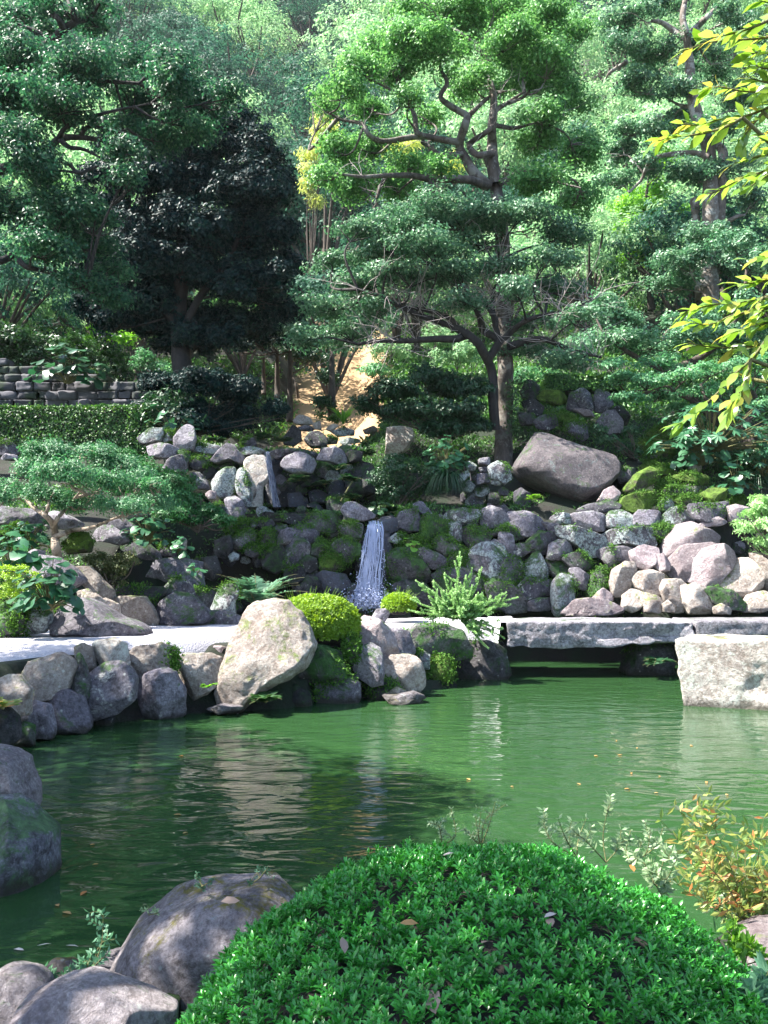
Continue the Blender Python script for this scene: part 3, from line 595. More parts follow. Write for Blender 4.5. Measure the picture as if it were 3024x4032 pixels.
W_('I', 'dark', [990,1290,1050,1220,1120,1240,1150,1320,1080,1360,1000,1350], 'blue-black rock below the egg-shaped rock')
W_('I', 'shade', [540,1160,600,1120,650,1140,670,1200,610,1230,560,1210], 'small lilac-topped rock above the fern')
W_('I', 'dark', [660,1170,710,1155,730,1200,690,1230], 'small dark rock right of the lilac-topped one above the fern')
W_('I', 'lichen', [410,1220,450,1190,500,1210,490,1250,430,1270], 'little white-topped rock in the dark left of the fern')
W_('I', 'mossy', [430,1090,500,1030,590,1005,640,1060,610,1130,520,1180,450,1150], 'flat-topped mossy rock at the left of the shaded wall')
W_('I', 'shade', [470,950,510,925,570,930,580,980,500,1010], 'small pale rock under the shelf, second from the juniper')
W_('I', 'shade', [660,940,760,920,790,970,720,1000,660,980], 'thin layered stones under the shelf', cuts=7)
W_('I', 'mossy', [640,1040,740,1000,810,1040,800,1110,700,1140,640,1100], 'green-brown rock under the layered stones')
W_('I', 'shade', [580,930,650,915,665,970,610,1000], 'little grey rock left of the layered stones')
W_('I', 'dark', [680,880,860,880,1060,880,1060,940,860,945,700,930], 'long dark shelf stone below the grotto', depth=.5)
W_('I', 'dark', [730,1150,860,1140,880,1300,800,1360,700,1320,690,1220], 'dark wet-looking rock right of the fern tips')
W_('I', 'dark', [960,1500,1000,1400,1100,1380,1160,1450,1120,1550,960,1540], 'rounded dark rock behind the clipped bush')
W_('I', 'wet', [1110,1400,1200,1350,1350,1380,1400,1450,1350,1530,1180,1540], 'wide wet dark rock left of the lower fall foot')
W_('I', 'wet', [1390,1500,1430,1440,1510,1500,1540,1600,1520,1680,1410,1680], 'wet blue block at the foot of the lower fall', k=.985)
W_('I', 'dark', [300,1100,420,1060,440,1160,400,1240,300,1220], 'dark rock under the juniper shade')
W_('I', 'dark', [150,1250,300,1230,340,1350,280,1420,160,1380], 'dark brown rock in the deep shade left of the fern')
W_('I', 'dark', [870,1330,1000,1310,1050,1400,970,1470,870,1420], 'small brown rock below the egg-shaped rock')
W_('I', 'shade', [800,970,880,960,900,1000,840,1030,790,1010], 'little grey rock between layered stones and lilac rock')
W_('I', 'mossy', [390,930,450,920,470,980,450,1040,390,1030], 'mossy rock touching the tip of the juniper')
# behind lower fall
W_('J', 'wet', [60,330,330,290,335,380,290,420,300,560,300,760,260,900,60,900,20,700], 'wet black rock face behind the lower waterfall', k=1.02, depth=.35)
W_('J', 'wet', [200,310,335,290,340,390,280,410,220,390], 'wet square stone at the lip of the lower fall')
# lower wall, right of the fall (crop J)
W_('J', 'shade', [340,320,360,250,420,220,500,215,530,300,520,380,430,400,345,375], 'pale blocky rock with a small hole at the right of the fall lip', cuts=3)
W_('J', 'shade', [470,200,500,155,550,160,620,240,630,275,560,270], 'grey rock peeking above the pale blocky rock', k=1.02)
W_('J', 'mossy', [530,330,570,270,660,270,740,340,740,440,640,490,540,450], 'dark rounded rock with moss patches right of the pale blocky rock')
W_('J', 'lichen', [715,280,770,225,900,215,1010,225,1020,300,990,350,880,360,740,330], 'long mossy boulder on the wall top with white lichen specks')
W_('J', 'bare', [1015,240,1110,190,1180,210,1260,290,1240,340,1080,375,1025,330], 'flat-faced purple rock on the wall top')
W_('J', 'bare', [1250,290,1270,235,1400,240,1500,290,1570,360,1540,440,1400,440,1320,400], 'big violet rock with grey-green front on the wall top')
W_('J', 'lichen', [720,340,780,325,860,345,870,430,870,480,780,450,740,400], 'rock with a white cap and mossy front')
W_('J', 'mossy', [870,390,900,365,1060,370,1100,450,1060,520,940,550,890,480], 'round rock clothed in moss under the flat-faced purple rock')
W_('J', 'lichen', [270,450,330,415,390,430,420,480,330,500,280,480], 'small pale-topped rock right of the lower fall')
W_('J', 'mossy', [270,600,330,545,440,540,520,620,600,720,610,800,480,830,330,780,280,700], 'big dark boulder with white flecks right of the lower fall', amp=.03)
W_('J', 'mossy', [630,470,700,440,800,480,870,540,860,570,740,590,640,530], 'flat mossy rock in the middle of the wall right of the fall')
W_('J', 'shade', [490,570,560,530,680,580,760,640,740,690,620,700,530,640], 'slanted grey rock above the big flecked boulder')
W_('J', 'mossy', [410,460,500,440,600,510,590,530,480,540], 'mossy flat rock with round leaves on it')
W_('J', 'mossy', [760,630,830,570,930,560,930,620,870,690,790,690], 'green angled rock right of the slanted grey rock')
W_('J', 'lichen', [910,640,960,550,1070,490,1200,510,1240,600,1200,740,1110,800,1020,740,940,700], 'big round boulder with a snowy lichen cap', depth=.4)
W_('J', 'bare', [1080,490,1140,460,1200,480,1210,520,1100,510], 'lilac rock behind the snowy-capped boulder')
W_('J', 'bare', [1170,420,1220,380,1290,440,1300,520,1280,600,1220,560,1180,480], 'pale upright wedge pointing up in the wall', cuts=6)
W_('J', 'mossy', [1090,410,1180,370,1260,350,1330,400,1380,460,1300,470,1200,420,1120,450], 'mossy shelf of rock behind the pale wedge')
W_('J', 'shade', [1300,500,1400,490,1500,400,1640,410,1650,470,1600,560,1520,590,1440,560,1380,600,1310,590], 'wide grey rock with green underside')
W_('J', 'bare', [1570,620,1600,540,1659,490,1720,520,1740,600,1700,640,1600,630], 'rounded violet rock right of the wide grey rock')
W_('J', 'shade', [1170,800,1200,680,1240,610,1330,620,1365,690,1360,780,1300,840,1210,830], 'peaked rock with purple top and moss below')
W_('J', 'lichen', [1380,780,1390,680,1440,600,1480,560,1530,620,1570,710,1560,780,1450,800], 'pointed rock with a white tip and yellow-green moss')
W_('J', 'shade', [620,750,680,705,880,695,1010,720,1000,770,880,790,760,800,650,790], 'long flat grey rock behind the feathery evergreen')
W_('J', 'shade', [830,820,880,765,990,760,1060,800,1050,890,960,940,870,920], 'rounded violet-grey rock behind the feathery evergreen')
W_('J', 'mossy', [1070,840,1140,800,1270,830,1340,900,1400,980,1390,1050,1260,1070,1120,1000], 'dark mossy rock right of the feathery evergreen')
W_('J', 'shade', [1320,860,1400,800,1560,795,1620,800,1600,900,1500,940,1370,960,1340,920], 'blocky grey-green rock, upper one of a stacked pair')
W_('J', 'shade', [1420,970,1500,950,1600,940,1610,1010,1580,1045,1420,1045], 'blocky grey-green rock, lower one of a stacked pair')
W_('J', 'mossy', [1540,640,1640,620,1720,660,1780,720,1750,780,1640,780,1580,740], 'dark green rock right of the pointed white-tipped rock')
W_('J', 'dark', [640,800,760,790,840,850,820,960,700,980,640,900], 'dark rock behind the left arm of the feathery evergreen')
W_('J', 'dark', [300,840,420,800,560,830,640,900,600,1000,420,1010,320,960], 'black hollow rock behind the small clipped bush')
W_('J', 'bare', [645,280,700,255,720,290,690,320,650,300], 'little pinkish stone on the wall top left of the long boulder')
W_('J', 'shade', [1570,350,1620,320,1700,350,1720,400,1640,410,1580,390], 'small violet rock right of the big violet rock')
# upper row & right wall (crop K)
def wk(mat, pts, label, k=.985, **kw): return W_('K', mat, pts, label, k=k, **kw)
wk('bare', [220,290,290,220,400,205,510,225,525,290,500,340,430,340,350,320], 'smooth lilac rock with a mossy right end in the top row')
wk('lichen', [120,250,180,210,270,225,260,290,170,290], 'white-spotted rock at the top left of the right wall')
wk('lichen', [520,260,560,200,640,195,710,240,700,310,620,320,530,310], 'square rock with a flat cap stone in the top row')
wk('bare', [715,240,760,200,870,195,910,220,890,290,830,305,715,300], 'blue-lilac rock with white crust in the top row')
wk('lichen', [910,260,980,180,1100,170,1150,250,1140,300,1030,300,930,280], 'pale blue lichened rock in the top row')
wk('shade', [1110,150,1250,150,1380,135,1385,220,1330,260,1220,290,1150,250], 'long mottled rock at the right end of the top row')
wk('pink', [1385,170,1440,155,1520,180,1500,260,1400,270], 'pink-topped rock touching the sunlit juniper')
wk('lichen', [175,320,280,310,400,345,490,380,540,430,500,500,400,530,300,430,200,380], 'long slanted slab with white lichen in the second row', depth=.4)
wk('lichen', [500,370,580,330,760,315,840,330,860,440,780,450,620,430,530,440], 'broad whitish rock with green streaks in the second row')
wk('mossy', [830,310,960,290,1025,320,990,370,910,410,850,360], 'green-bottomed rock at the right of the second row')
wk('pink', [1190,290,1240,250,1310,245,1370,280,1330,300,1220,315], 'low pink rock behind the great pink slab')
wk('bare', [60,270,130,290,180,290,190,350,120,350], 'violet chip of rock in the gap left of the slanted slab')
wk('bare', [110,530,130,440,200,395,270,430,290,490,220,520,150,545], 'smooth violet wedge rock')
wk('mossy', [210,540,260,505,350,500,420,570,420,610,350,620,260,590], 'flat rock with green front right of the violet wedge')
wk('bare', [460,480,560,455,740,445,720,530,660,570,560,560,480,530], 'grey slab lying above the cream rocks')
wk('pink', [700,490,760,455,890,460,895,500,860,580,800,620,730,590], 'bright pink pot-shaped rock', k=.965)
wk('pink', [860,580,880,520,930,505,970,570,960,620,900,635], 'small pink egg of rock right of the pot-shaped rock', k=.965)
wk('pink', [940,520,950,400,1040,310,1120,290,1250,340,1320,380,1320,440,1200,440,1080,470,1000,540], 'great pink slab half shaded on its left side', k=.985, depth=.4, cuts=3, amp=.02)
wk('pink', [960,620,1000,530,1080,450,1240,430,1300,450,1180,560,1130,690,1030,690], 'big pitted pink rock leaning under the great slab', k=.965, depth=.35, amp=.03)
wk('pink', [1130,680,1150,570,1230,480,1350,440,1440,500,1440,560,1330,680,1310,740,1200,740], 'big pitted mauve rock, right one of the leaning pair', k=.955, depth=.35, amp=.03)
wk('pale', [1340,700,1380,620,1440,540,1540,530,1620,640,1620,740,1500,800,1400,780], 'large cream-yellow rounded rock below the sunlit juniper', k=.955)
wk('pale', [560,700,590,620,660,565,720,570,740,640,700,720,640,800,580,800], 'tall cream rock with mossy base, left of the sunlit group', k=.965)
wk('pale', [715,690,740,640,860,620,940,650,930,740,880,800,800,790,740,740], 'cream rock with a brown pitted hollow', k=.96)
wk('pale', [920,760,950,695,1050,690,1110,740,1080,850,1060,910,1000,910,940,830], 'cream rock with a dark green groove down its front', k=.955)
wk('pale', [1060,740,1140,710,1240,760,1290,850,1260,920,1110,915,1070,850], 'cream rock just above the bridge joint', k=.95)
wk('mossy', [1220,760,1280,740,1400,770,1500,850,1480,910,1380,900,1280,850], 'slanted rock with a dark mossy band above the bridge', k=.95)
wk('pale', [1490,880,1540,800,1659,765,1720,800,1720,880,1600,920,1500,915], 'cream rock at the right frame edge above the bridge', k=.95)
wk('pale', [640,800,700,760,800,780,790,860,700,910,640,880], 'cream rock with a black mossy notch', k=.96)
wk('pale', [770,800,820,780,900,820,940,900,880,920,790,915], 'small cream rock leaning left, beside the notched one', k=.955)
wk('pink', [425,820,500,745,560,790,580,830,500,850], 'small pink pointed rock behind the grey-and-pink flat rock', k=.97)
wk('pink', [220,930,300,840,430,825,560,850,620,890,630,920,500,935,300,935], 'low pink-topped rock with a grey front resting behind the bridge', k=.95)
wk('mossy', [390,760,430,650,490,590,540,610,520,700,460,790,400,810], 'dark green rock left of the tall cream rock')
wk('lichen', [150,900,140,720,200,650,270,670,300,720,290,840,220,930,170,930], 'upright white-edged stone with violet face', cuts=3)
wk('bare', [260,610,330,610,400,660,370,760,300,740], 'lilac rock between the upright stone and the dark green rock')
wk('mossy', [540,450,600,460,590,620,540,600,500,540], 'mossy wedge above the tall cream rock')
wk('pale', [920,860,960,830,1000,880,1000,915,930,915], 'small cream rock filling the gap before the grooved rock', k=.95)
wk('pale', [1280,880,1340,860,1420,900,1400,930,1290,930], 'flat cream rock under the dark-banded rock', k=.94)
wk('pale', [1560,500,1640,520,1720,640,1700,760,1640,740,1620,640], 'brown-cream rock shaded by the sunlit juniper', k=.97)
# big boulder & slope above the right wall (crop C)
rock('C', [150,650,170,590,240,500,290,425,370,440,450,480,620,540,740,580,768,630,760,690,700,760,600,840,520,865,420,820,300,760,200,710], 18.2, 'boulder',
     'huge dark brown boulder with dappled sun on its sloping top, under the tall tree', name='boulder', cat='boulder', depth=1.0, sub=6, cuts=3, amp=.024, front=.8, tilt=.35)
def sr(pts, D, mat, label, **kw): kw.setdefault('group', GG); return rock('C', pts, D, mat, label, **kw)
for i, (pts, m_, l_) in enumerate([
 ([0,640,60,620,110,650,130,710,90,740,20,700], 'lichen', 'round white-flecked stone left of the huge boulder'),
 ([20,700,70,680,100,720,60,750,20,745], 'lichen', 'small round stone below the white-flecked one'),
 ([60,780,90,760,120,780,110,810,70,810], 'shade', 'tiny grey stone in the dark gap left of the huge boulder'),
 ([150,790,190,770,240,800,240,860,180,880,150,840], 'shade', 'grey stone standing at the mouth of the dark hollow'),
 ([0,800,50,795,80,830,60,860,0,850], 'mossy', 'brown-green round stone above the lilac rock'),
 ([0,840,70,850,120,900,120,950,30,990,0,980], 'bare', 'smooth violet rock, leftmost under the stone pile')]):
    sr(pts, 17.6 + .1 * i, m_, l_)
for i, (pts, m_, l_) in enumerate([
 ([1360,560,1420,530,1430,560,1390,600,1350,590], 'lichen', 'leftmost small pale stone of the pile under the tall tree'),
 ([1490,460,1550,450,1555,500,1490,490], 'bare', 'square lilac stone at the top of the pile'),
 ([1490,510,1570,505,1560,540,1500,540], 'shade', 'flat stone, second from the top of the pile'),
 ([1480,550,1550,545,1560,600,1480,610], 'bare', 'square smooth stone in the middle of the pile'),
 ([1400,490,1440,470,1475,500,1460,530,1410,530], 'lichen', 'white-speckled round stone at the upper left of the pile'),
 ([1570,560,1620,540,1659,590,1600,610,1570,600], 'shade', 'grey stone at the right of the pile against the trunk'),
 ([1390,620,1430,585,1465,620,1440,655,1400,650], 'lichen', 'pale-spotted stone low in the pile'),
 ([1470,640,1530,615,1550,660,1510,690,1470,680], 'lichen', 'lichen-spotted oval stone low in the pile'),
 ([1420,700,1460,665,1510,690,1510,740,1440,750,1410,740], 'lichen', 'blue-grey stone at the foot of the pile'),
 ([1540,680,1600,665,1620,700,1590,730,1540,720], 'mossy', 'brown mossy round stone at the foot of the pile'),
 ([1440,540,1480,540,1480,580,1445,590], 'shade', 'small dark stone left of the square smooth stone'),
 ([1530,720,1590,705,1620,740,1600,770,1540,770], 'bare', 'violet rounded stone under the brown mossy one'),
 ([1380,670,1400,650,1420,680,1400,720,1385,710], 'shade', 'narrow stone at the left foot of the pile')]):
    rock('B', pts, 18.0 + .04 * i, m_, l_, name='stone', cat='stone', group='stones piled beside the tall tree', depth=.25)
for D, pts, m_, l_ in [
 (19.5, [460,400,500,380,570,390,580,470,550,490,470,440], 'shade', 'grey block behind the top of the huge boulder'),
 (20.3, [470,300,480,220,540,195,600,210,610,280,600,320,520,320], 'shade', 'large dark rock with a sunlit foot, left one of the pair under the hedge'),
 (20.4, [615,260,630,200,700,215,720,280,690,320,630,320], 'shade', 'large dark rock, right one of the pair under the hedge'),
 (19.9, [640,380,680,330,740,320,770,380,770,440,700,460,660,420], 'bare', 'brown-grey rock with a pale knob in the dappled light'),
 (20.2, [720,300,780,290,820,350,810,400,770,380], 'dark', 'dark rock right of the pale-knobbed rock'),
 (20.6, [190,200,230,140,290,150,300,200,290,260,210,250], 'dark', 'dark rock against the right side of the tall tree trunk'),
 (20.2, [200,260,270,250,330,290,300,350,220,340], 'dark', 'dark bluish rock below the first one beside the trunk'),
 (19.7, [270,380,310,350,380,330,400,400,350,430,290,420], 'shade', 'grey-violet rock behind the left shoulder of the huge boulder'),
 (20.4, [290,230,330,200,400,205,460,230,450,270,380,280,310,260], 'moss', 'bright mossy cushion rock under the hedge'),
 (19.9, [380,340,440,320,500,340,500,390,440,400,390,380], 'moss', 'small mossy rock left of the dappled pair'),
 (19.9, [170,330,260,340,270,400,200,400], 'dark', 'low dark rock at the foot of the trunk ivy'),
 (20.0, [490,300,600,320,630,350,560,350], 'pink', 'flat sunlit stone between the dark pair and the pale-knobbed rock'),
 (18.9, [860,590,900,570,980,580,970,610,880,620], 'mossy', 'flat mossy stone on the mossy slope'),
 (18.1, [740,700,800,640,870,650,830,720,770,740], 'shade', 'grey rock touching the right end of the huge boulder'),
 (17.6, [800,770,860,690,930,650,990,670,980,720,900,780,830,800], 'moss', 'long bright green mossy rock with sun flecks'),
 (18.2, [980,660,1010,635,1070,640,1090,680,1050,700,1000,690], 'moss', 'rounded mossy rock behind the long bright one'),
 (17.7, [970,770,1010,720,1060,710,1040,760,1000,790], 'moss', 'small dark green mossy rock in the centre of the mossy slope'),
 (17.5, [1070,700,1150,680,1270,690,1295,740,1230,750,1150,730], 'moss', 'flat yellow-green mossy rock at the right of the mossy slope'),
 (17.2, [1030,780,1070,755,1160,760,1180,790,1120,820,1040,810], 'mossy', 'grey and green rock behind the top row of the wall'),
 (17.0, [770,880,800,820,870,795,960,795,990,830,930,890,850,910], 'moss', 'bright yellow-green mossy rock on the wall top with a leaf shadow'),
 (16.9, [1000,860,1030,810,1070,840,1080,880,1040,900,1000,895], 'lichen', 'small pointed grey rock right of the yellow-green mossy rock'),
 (16.9, [1080,840,1150,810,1220,820,1210,860,1120,870], 'moss', 'small mossy rock behind the long mottled rock'),
 (17.0, [1240,800,1300,770,1380,770,1380,830,1280,850], 'moss', 'yellowish mossy hump near the round leaves'),
 (17.3, [640,840,680,780,740,755,775,790,740,840,680,850], 'pink', 'pinkish rough rock at the right foot of the huge boulder'),
 (17.0, [500,890,600,860,700,840,770,860,750,900,600,910], 'shade', 'thin flat layer of stone under the huge boulder'),
 (18.6, [1170,650,1200,620,1240,620,1240,670,1180,680], 'white', 'pale stone among the round leaves on the right slope'),
 (17.9, [1100,780,1180,740,1280,760,1260,790,1180,800], 'lichen', 'white-spattered stone on the mossy slope'),
 (19.2, [860,520,910,480,960,500,950,560,880,560], 'moss', 'dark green mossy rock under the maple'),
 (19.6, [930,450,990,400,1060,420,1060,480,980,500], 'moss', 'mossy rock with sun patches below the maple branches'),
 (19.0, [980,540,1060,500,1090,560,1050,610,990,600], 'moss', 'mossy rock beside the umbrella-leaved shrub'),
 (18.6, [880,640,980,620,1060,630,980,660,900,660], 'moss', 'thin mossy ledge across the slope'),
 (17.4, [1400,850,1470,810,1500,840,1480,870,1410,880], 'moss', 'mossy rock beside the sunlit juniper')]:
    sr(pts, D, m_, l_)
# stone stream and upper pieces (crop B)
for D, pts, m_, l_ in [
 (24.0, [385,230,420,200,480,215,500,250,460,262,400,250], 'pale', 'tan boulder at the head of the stream beside the tree trunks'),
 (23.4, [410,270,470,262,510,280,490,300,420,290], 'bare', 'flat grey stone in the stream bed below the tan boulder'),
 (23.6, [500,250,540,235,552,290,510,285], 'pale', 'small bright tan block in the stream bed'),
 (23.2, [570,280,620,250,650,265,610,300], 'pale', 'bright cream stone right of the tan block'),
 (22.0, [455,350,480,305,550,295,580,350,570,395,490,390], 'shade', 'rounded grey rock at the left of the stream'),
 (22.3, [570,350,600,325,650,335,640,370,590,375], 'shade', 'small rounded rock in the middle of the stream'),
 (22.6, [610,300,680,275,740,290,740,320,650,325], 'lichen', 'flat whitish rock at the top of the cascade'),
 (22.0, [650,350,720,335,780,345,770,365,680,375], 'lichen', 'flat step stone in the cascade'),
 (21.6, [640,385,720,375,800,390,790,405,680,405], 'bare', 'lower step stone of the cascade above the wall'),
 (23.0, [800,290,860,265,890,285,860,310,810,310], 'pale', 'bright flat stone under the low yew branches'),
 (21.0, [330,330,380,260,420,290,430,350,380,380,330,370], 'dark', 'dark rock left of the stream under the shrub'),
 (20.8, [940,420,950,280,1010,268,1090,275,1090,340,1060,400,980,430], 'white', 'tall upright stone with a white face among ferns, right of the stream'),
 (20.0, [80,370,110,330,150,340,160,385,100,390], 'shade', 'little round rock on the ledge left of the upper fall')]:
    rock('B', pts, D, m_, l_, group=GB)
# foreground rocks (crop D)
def fg(pts, D, mat, label, **kw): kw.setdefault('sink', .06); return rock('D', pts, D, mat, label, group='foreground shore rocks', **kw)
rock('D', [500,1560,550,1450,620,1350,740,1250,900,1190,1080,1155,1200,1165,1290,1230,1280,1500,1150,1700,1000,1720,800,1700,680,1695,540,1640], 3.35, 'fore',
     'large rounded brown-grey boulder with yellow moss on its left side, behind the foreground azalea', name='boulder', cat='boulder', depth=.38, sub=6, cuts=2, amp=.025, front=.85, group='foreground shore rocks')
fg([75,1810,110,1700,230,1620,370,1600,500,1640,640,1690,760,1760,760,1900,500,2000,80,1950], 2.75, 'bare2', 'pale lilac rock with tan patches at the bottom edge, left of the azalea', depth=.3, sub=6, cuts=2, amp=.02)
fg([-60,1600,40,1555,130,1570,200,1630,215,1670,120,1720,80,1800,0,1830,-60,1800], 2.95, 'bare2', 'blue-grey rounded rock in the bottom left corner', depth=.25, sub=5, amp=.03, cuts=3)
fg([160,1580,220,1530,290,1525,340,1560,350,1600,230,1620], 3.35, 'fore', 'small dark grey rock behind the corner rocks', depth=.15)
fg([370,1580,430,1520,520,1480,540,1560,520,1620,440,1620], 3.25, 'fore', 'grey wedge rock leaning on the large rounded boulder', depth=.15)
fg([-200,640,-60,590,40,610,110,650,155,730,155,820,130,850,20,850,-150,830], 5.3, 'bare2', 'blue-grey boulder at the left frame edge, upper of two', depth=.4, sub=5, amp=.035, cuts=3)
fg([-200,820,0,800,80,830,160,900,230,960,235,1060,215,1150,100,1180,-100,1200,-250,1100], 4.6, 'dullmoss', 'big boulder at the left frame edge with dull green moss over its lower half', depth=.42, sub=6, amp=.03, cuts=3, sink=.15)
fg([470,1680,560,1660,680,1690,780,1700,780,1760,640,1740], 2.95, 'dark', 'dark cracked stone ridge between the pale rock and the boulder', depth=.12)
rock('E', [1520,870,1600,820,1800,800,2100,830,2200,900,2150,1010,1700,1030,1540,1000], 3.15, 'pink', 'sunlit pinkish flat rock at the right frame edge beside the azalea', group='foreground shore rocks', depth=.35, cuts=3, amp=.02)
rock('B', [890,1850,960,1880,1100,1850,1190,1885,1100,1920,960,1925], 10.6, 'fore', 'yellow-brown flat stone just under the water surface', name='stone', cat='stone', depth=.25)
rock('A', [1220,1800,1300,1775,1430,1785,1440,1810,1300,1830], 9.7, 'fore', 'brownish flat stone at the waterline under the standing boulder', name='stone', cat='stone', depth=.2)

# ---------------------------------------------------------------- bridge
def slab_mesh(cor, zt, zb, seed, n=(60, 14, 10), rough=.02):
    """cor: 4 plan corners front-left, front-right, back-right, back-left"""
    cor = np.array(cor, dtype=float); nx, ny, nz = n
    V = []; idx = {}
    F = []
    def vid(u, v, w):
        k = (round(u * 1000), round(v * 1000), round(w * 1000))
        if k not in idx:
            p = cor[0] * (1 - u) * (1 - v) + cor[1] * u * (1 - v) + cor[2] * u * v + cor[3] * (1 - u) * v
            idx[k] = len(V); V.append((p[0], p[1], zb + (zt - zb) * w))
        return idx[k]
    U = np.linspace(0, 1, nx + 1); Vv = np.linspace(0, 1, ny + 1); Wz = np.linspace(0, 1, nz + 1)
    for a in range(nx):
        for b in range(ny):
            for w in (0, 1):
                q = [vid(U[a], Vv[b], w), vid(U[a + 1], Vv[b], w), vid(U[a + 1], Vv[b + 1], w), vid(U[a], Vv[b + 1], w)]
                F.append(q if w else q[::-1])
    for a in range(nx):
        for c in range(nz):
            for v in (0, 1):
                q = [vid(U[a], v, Wz[c]), vid(U[a + 1], v, Wz[c]), vid(U[a + 1], v, Wz[c + 1]), vid(U[a], v, Wz[c + 1])]
                F.append(q if v == 0 else q[::-1])
    for b in range(ny):
        for c in range(nz):
            for u in (0, 1):
                q = [vid(u, Vv[b], Wz[c]), vid(u, Vv[b + 1], Wz[c]), vid(u, Vv[b + 1], Wz[c + 1]), vid(u, Vv[b], Wz[c + 1])]
                F.append(q if u == 1 else q[::-1])
    V = np.array(V); F = np.array(F)
    cen = V.mean(0); hs = np.ptp(V, axis=0) / 2
    # rounded edges: pull points near edges inward
    d = V - cen; sz = np.array([hs[0], hs[1], hs[2]])
    e = np.clip((np.abs(d) / sz), 0, 1)
    k = (e[:, [0]] * e[:, [1]] ** 6 * 0)
    nn = unit(d / sz ** 1.0 * (e ** 8))
    top = (V[:, 2] > zt - 1e-4)
    q = V * np.array([2.2, 2.2, 3.0]) + seed
    disp = fbm(q, seed, 5) * rough * np.where(top, .35, 1.0)
    edge = ((e > .97).sum(1) >= 2)
    V = V + nn * disp[:, None] - nn * (edge * .018)[:, None]
    return V, F
V, F = slab_mesh([(2.0, 13.35), (5.02, 13.3), (5.12, 14.75), (2.1, 14.85)], .90, .47, 3, n=(110, 16, 22), rough=.05)
V[:, 2] = np.where(V[:, 2] < .6, V[:, 2] + .05 * np.sin(V[:, 0] * 1.7) + .04, V[:, 2])
br = empty('stone_bridge', (3.5, 14, .45), 'long low bridge of two rough grey stone slabs laid end to end over the pond', 'bridge')
mesh_obj('slab', V, F, M['slab'], parent=br)
V, F = slab_mesh([(5.06, 13.28), (9.2, 13.1), (9.3, 14.6), (5.16, 14.7)], .915, .44, 8, n=(90, 12, 14), rough=.03)
mesh_obj('slab', V, F, M['slab'], parent=br)
rock('C', [850,1680,1040,1670,1060,1760,1000,1800,880,1790,800,1760,830,1740], 13.9, 'dark', 'dark support stone under the bridge in deep shadow', depth=.5, cuts=3, sink=.25)
# big cut block
V, F = slab_mesh([(3.74, 10.45), (5.6, 9.65), (6.2, 10.8), (4.32, 11.6)], .83, -.35, 21, n=(60, 50, 40), rough=.07)
zf_ = (V[:, 2] + .35) / 1.3; V[:, 0] += (1 - zf_) * .10
cen = V.mean(0)
tag(mesh_obj('stone_block', V, F, M['white'], loc=np.array([4.9, 11, -.3])), 'huge squared pale stone block standing in the water in front of the bridge', 'stone block')
# ---------------------------------------------------------------- waterfalls
def waterfall(name, label, top, foot, w0, w1, n, throw, foam=200, lean=0.0, seed=1, th=(.006, .016), mat='fall'):
    r = np.random.default_rng(seed); root = empty(name, tuple(foot), label, 'waterfall'); tops = []; parts = []
    top = np.array(top); foot = np.array(foot)
    for i in range(n):
        u = r.normal() * .28 if r.random() < .6 else r.random() - .5; u = np.clip(u, -.5, .5)
        t = np.linspace(r.random() * .15, 1, 22); t1 = r.random() * .25 + .75
        t = t * t1 if r.random() < .4 else t
        kk = .45 + .15 * r.random(); x = top[0] + u * w0 * (1 - t) + (foot[0] - top[0]) * t ** 1.3 + u * w1 * t + .02 * np.sin(t * 9 + r.random() * 6) + lean * t - w1 * .35 * np.clip(t - kk, 0, 1) * r.random()
        y = top[1] + (foot[1] - top[1]) * np.sqrt(t) * throw - .02 * r.random(); z = top[2] + (foot[2] - top[2]) * t ** 1.25
        rad = (th[0] + (th[1] - th[0]) * r.random()) * (.5 + .8 * np.abs(np.sin(t * 14 + r.random() * 6)))
        parts.append(tube(np.stack([x, y, z], 1), rad, k=5))
    V, F, a = join(parts); mesh_obj('water_strand', V, F, M[mat], parent=root)
    u = np.linspace(-.5, .5, 13); t = np.linspace(0, 1, 30); U, T_ = np.meshgrid(u, t); U, T_ = U.ravel(), T_.ravel()     # thin sheet behind the strands
    Vs = np.stack([top[0] + U * w0 * (1 - T_) + (foot[0] - top[0]) * T_ ** 1.3 + U * w1 * T_, top[1] + (foot[1] - top[1]) * np.sqrt(T_) * throw + .03 + .02 * np.sin(U * 40 + T_ * 5), top[2] + (foot[2] - top[2]) * T_ ** 1.25], 1)
    q = (np.arange(29)[:, None] * 13 + np.arange(12)[None]).ravel(); mesh_obj('water_sheet', Vs, np.stack([q, q + 1, q + 14, q + 13], 1), M['fall2'], parent=root)
    # droplets and foam
    c, f = ICO[3] if False else ico(1)
    k = foam; t = r.random(k) ** .5; u = r.random(k) - .5
    P = np.stack([top[0] + u * (w0 + (w1 * 1.3 - w0) * t) + (foot[0] - top[0]) * t ** 1.3 + lean * t, top[1] + (foot[1] - top[1]) * np.sqrt(t) * throw - .05 - .05 * r.random(k), top[2] + (foot[2] - top[2]) * t ** 1.25], 1)
    fo = r.random(k) < .6; P[fo] = foot + r.normal(size=(fo.sum(), 3)) * np.array([w1 * .42, .10, .05]) + np.array([lean, -.05, .05]) + np.array((0, 0, 1)) * (np.abs(r.normal(size=(fo.sum(), 1))) * .14)
    s = .003 + .009 * r.random(k) ** 2; s[fo] *= 1.5
    V = (P[:, None] + c[None] * s[:, None, None]).reshape(-1, 3); F = (f[None] + np.arange(k)[:, None, None] * len(c)).reshape(-1, 3)
    tag(mesh_obj('foam', V, F, M[mat], parent=root), kind='stuff')
    return root
lt = atc('J', 165, 315, 15.95); lf = atc('J', 120, 1040, 15.2)
lt = atc('J', 165, 312, 16.1); lf = atc('J', 105, 1030, 15.3)
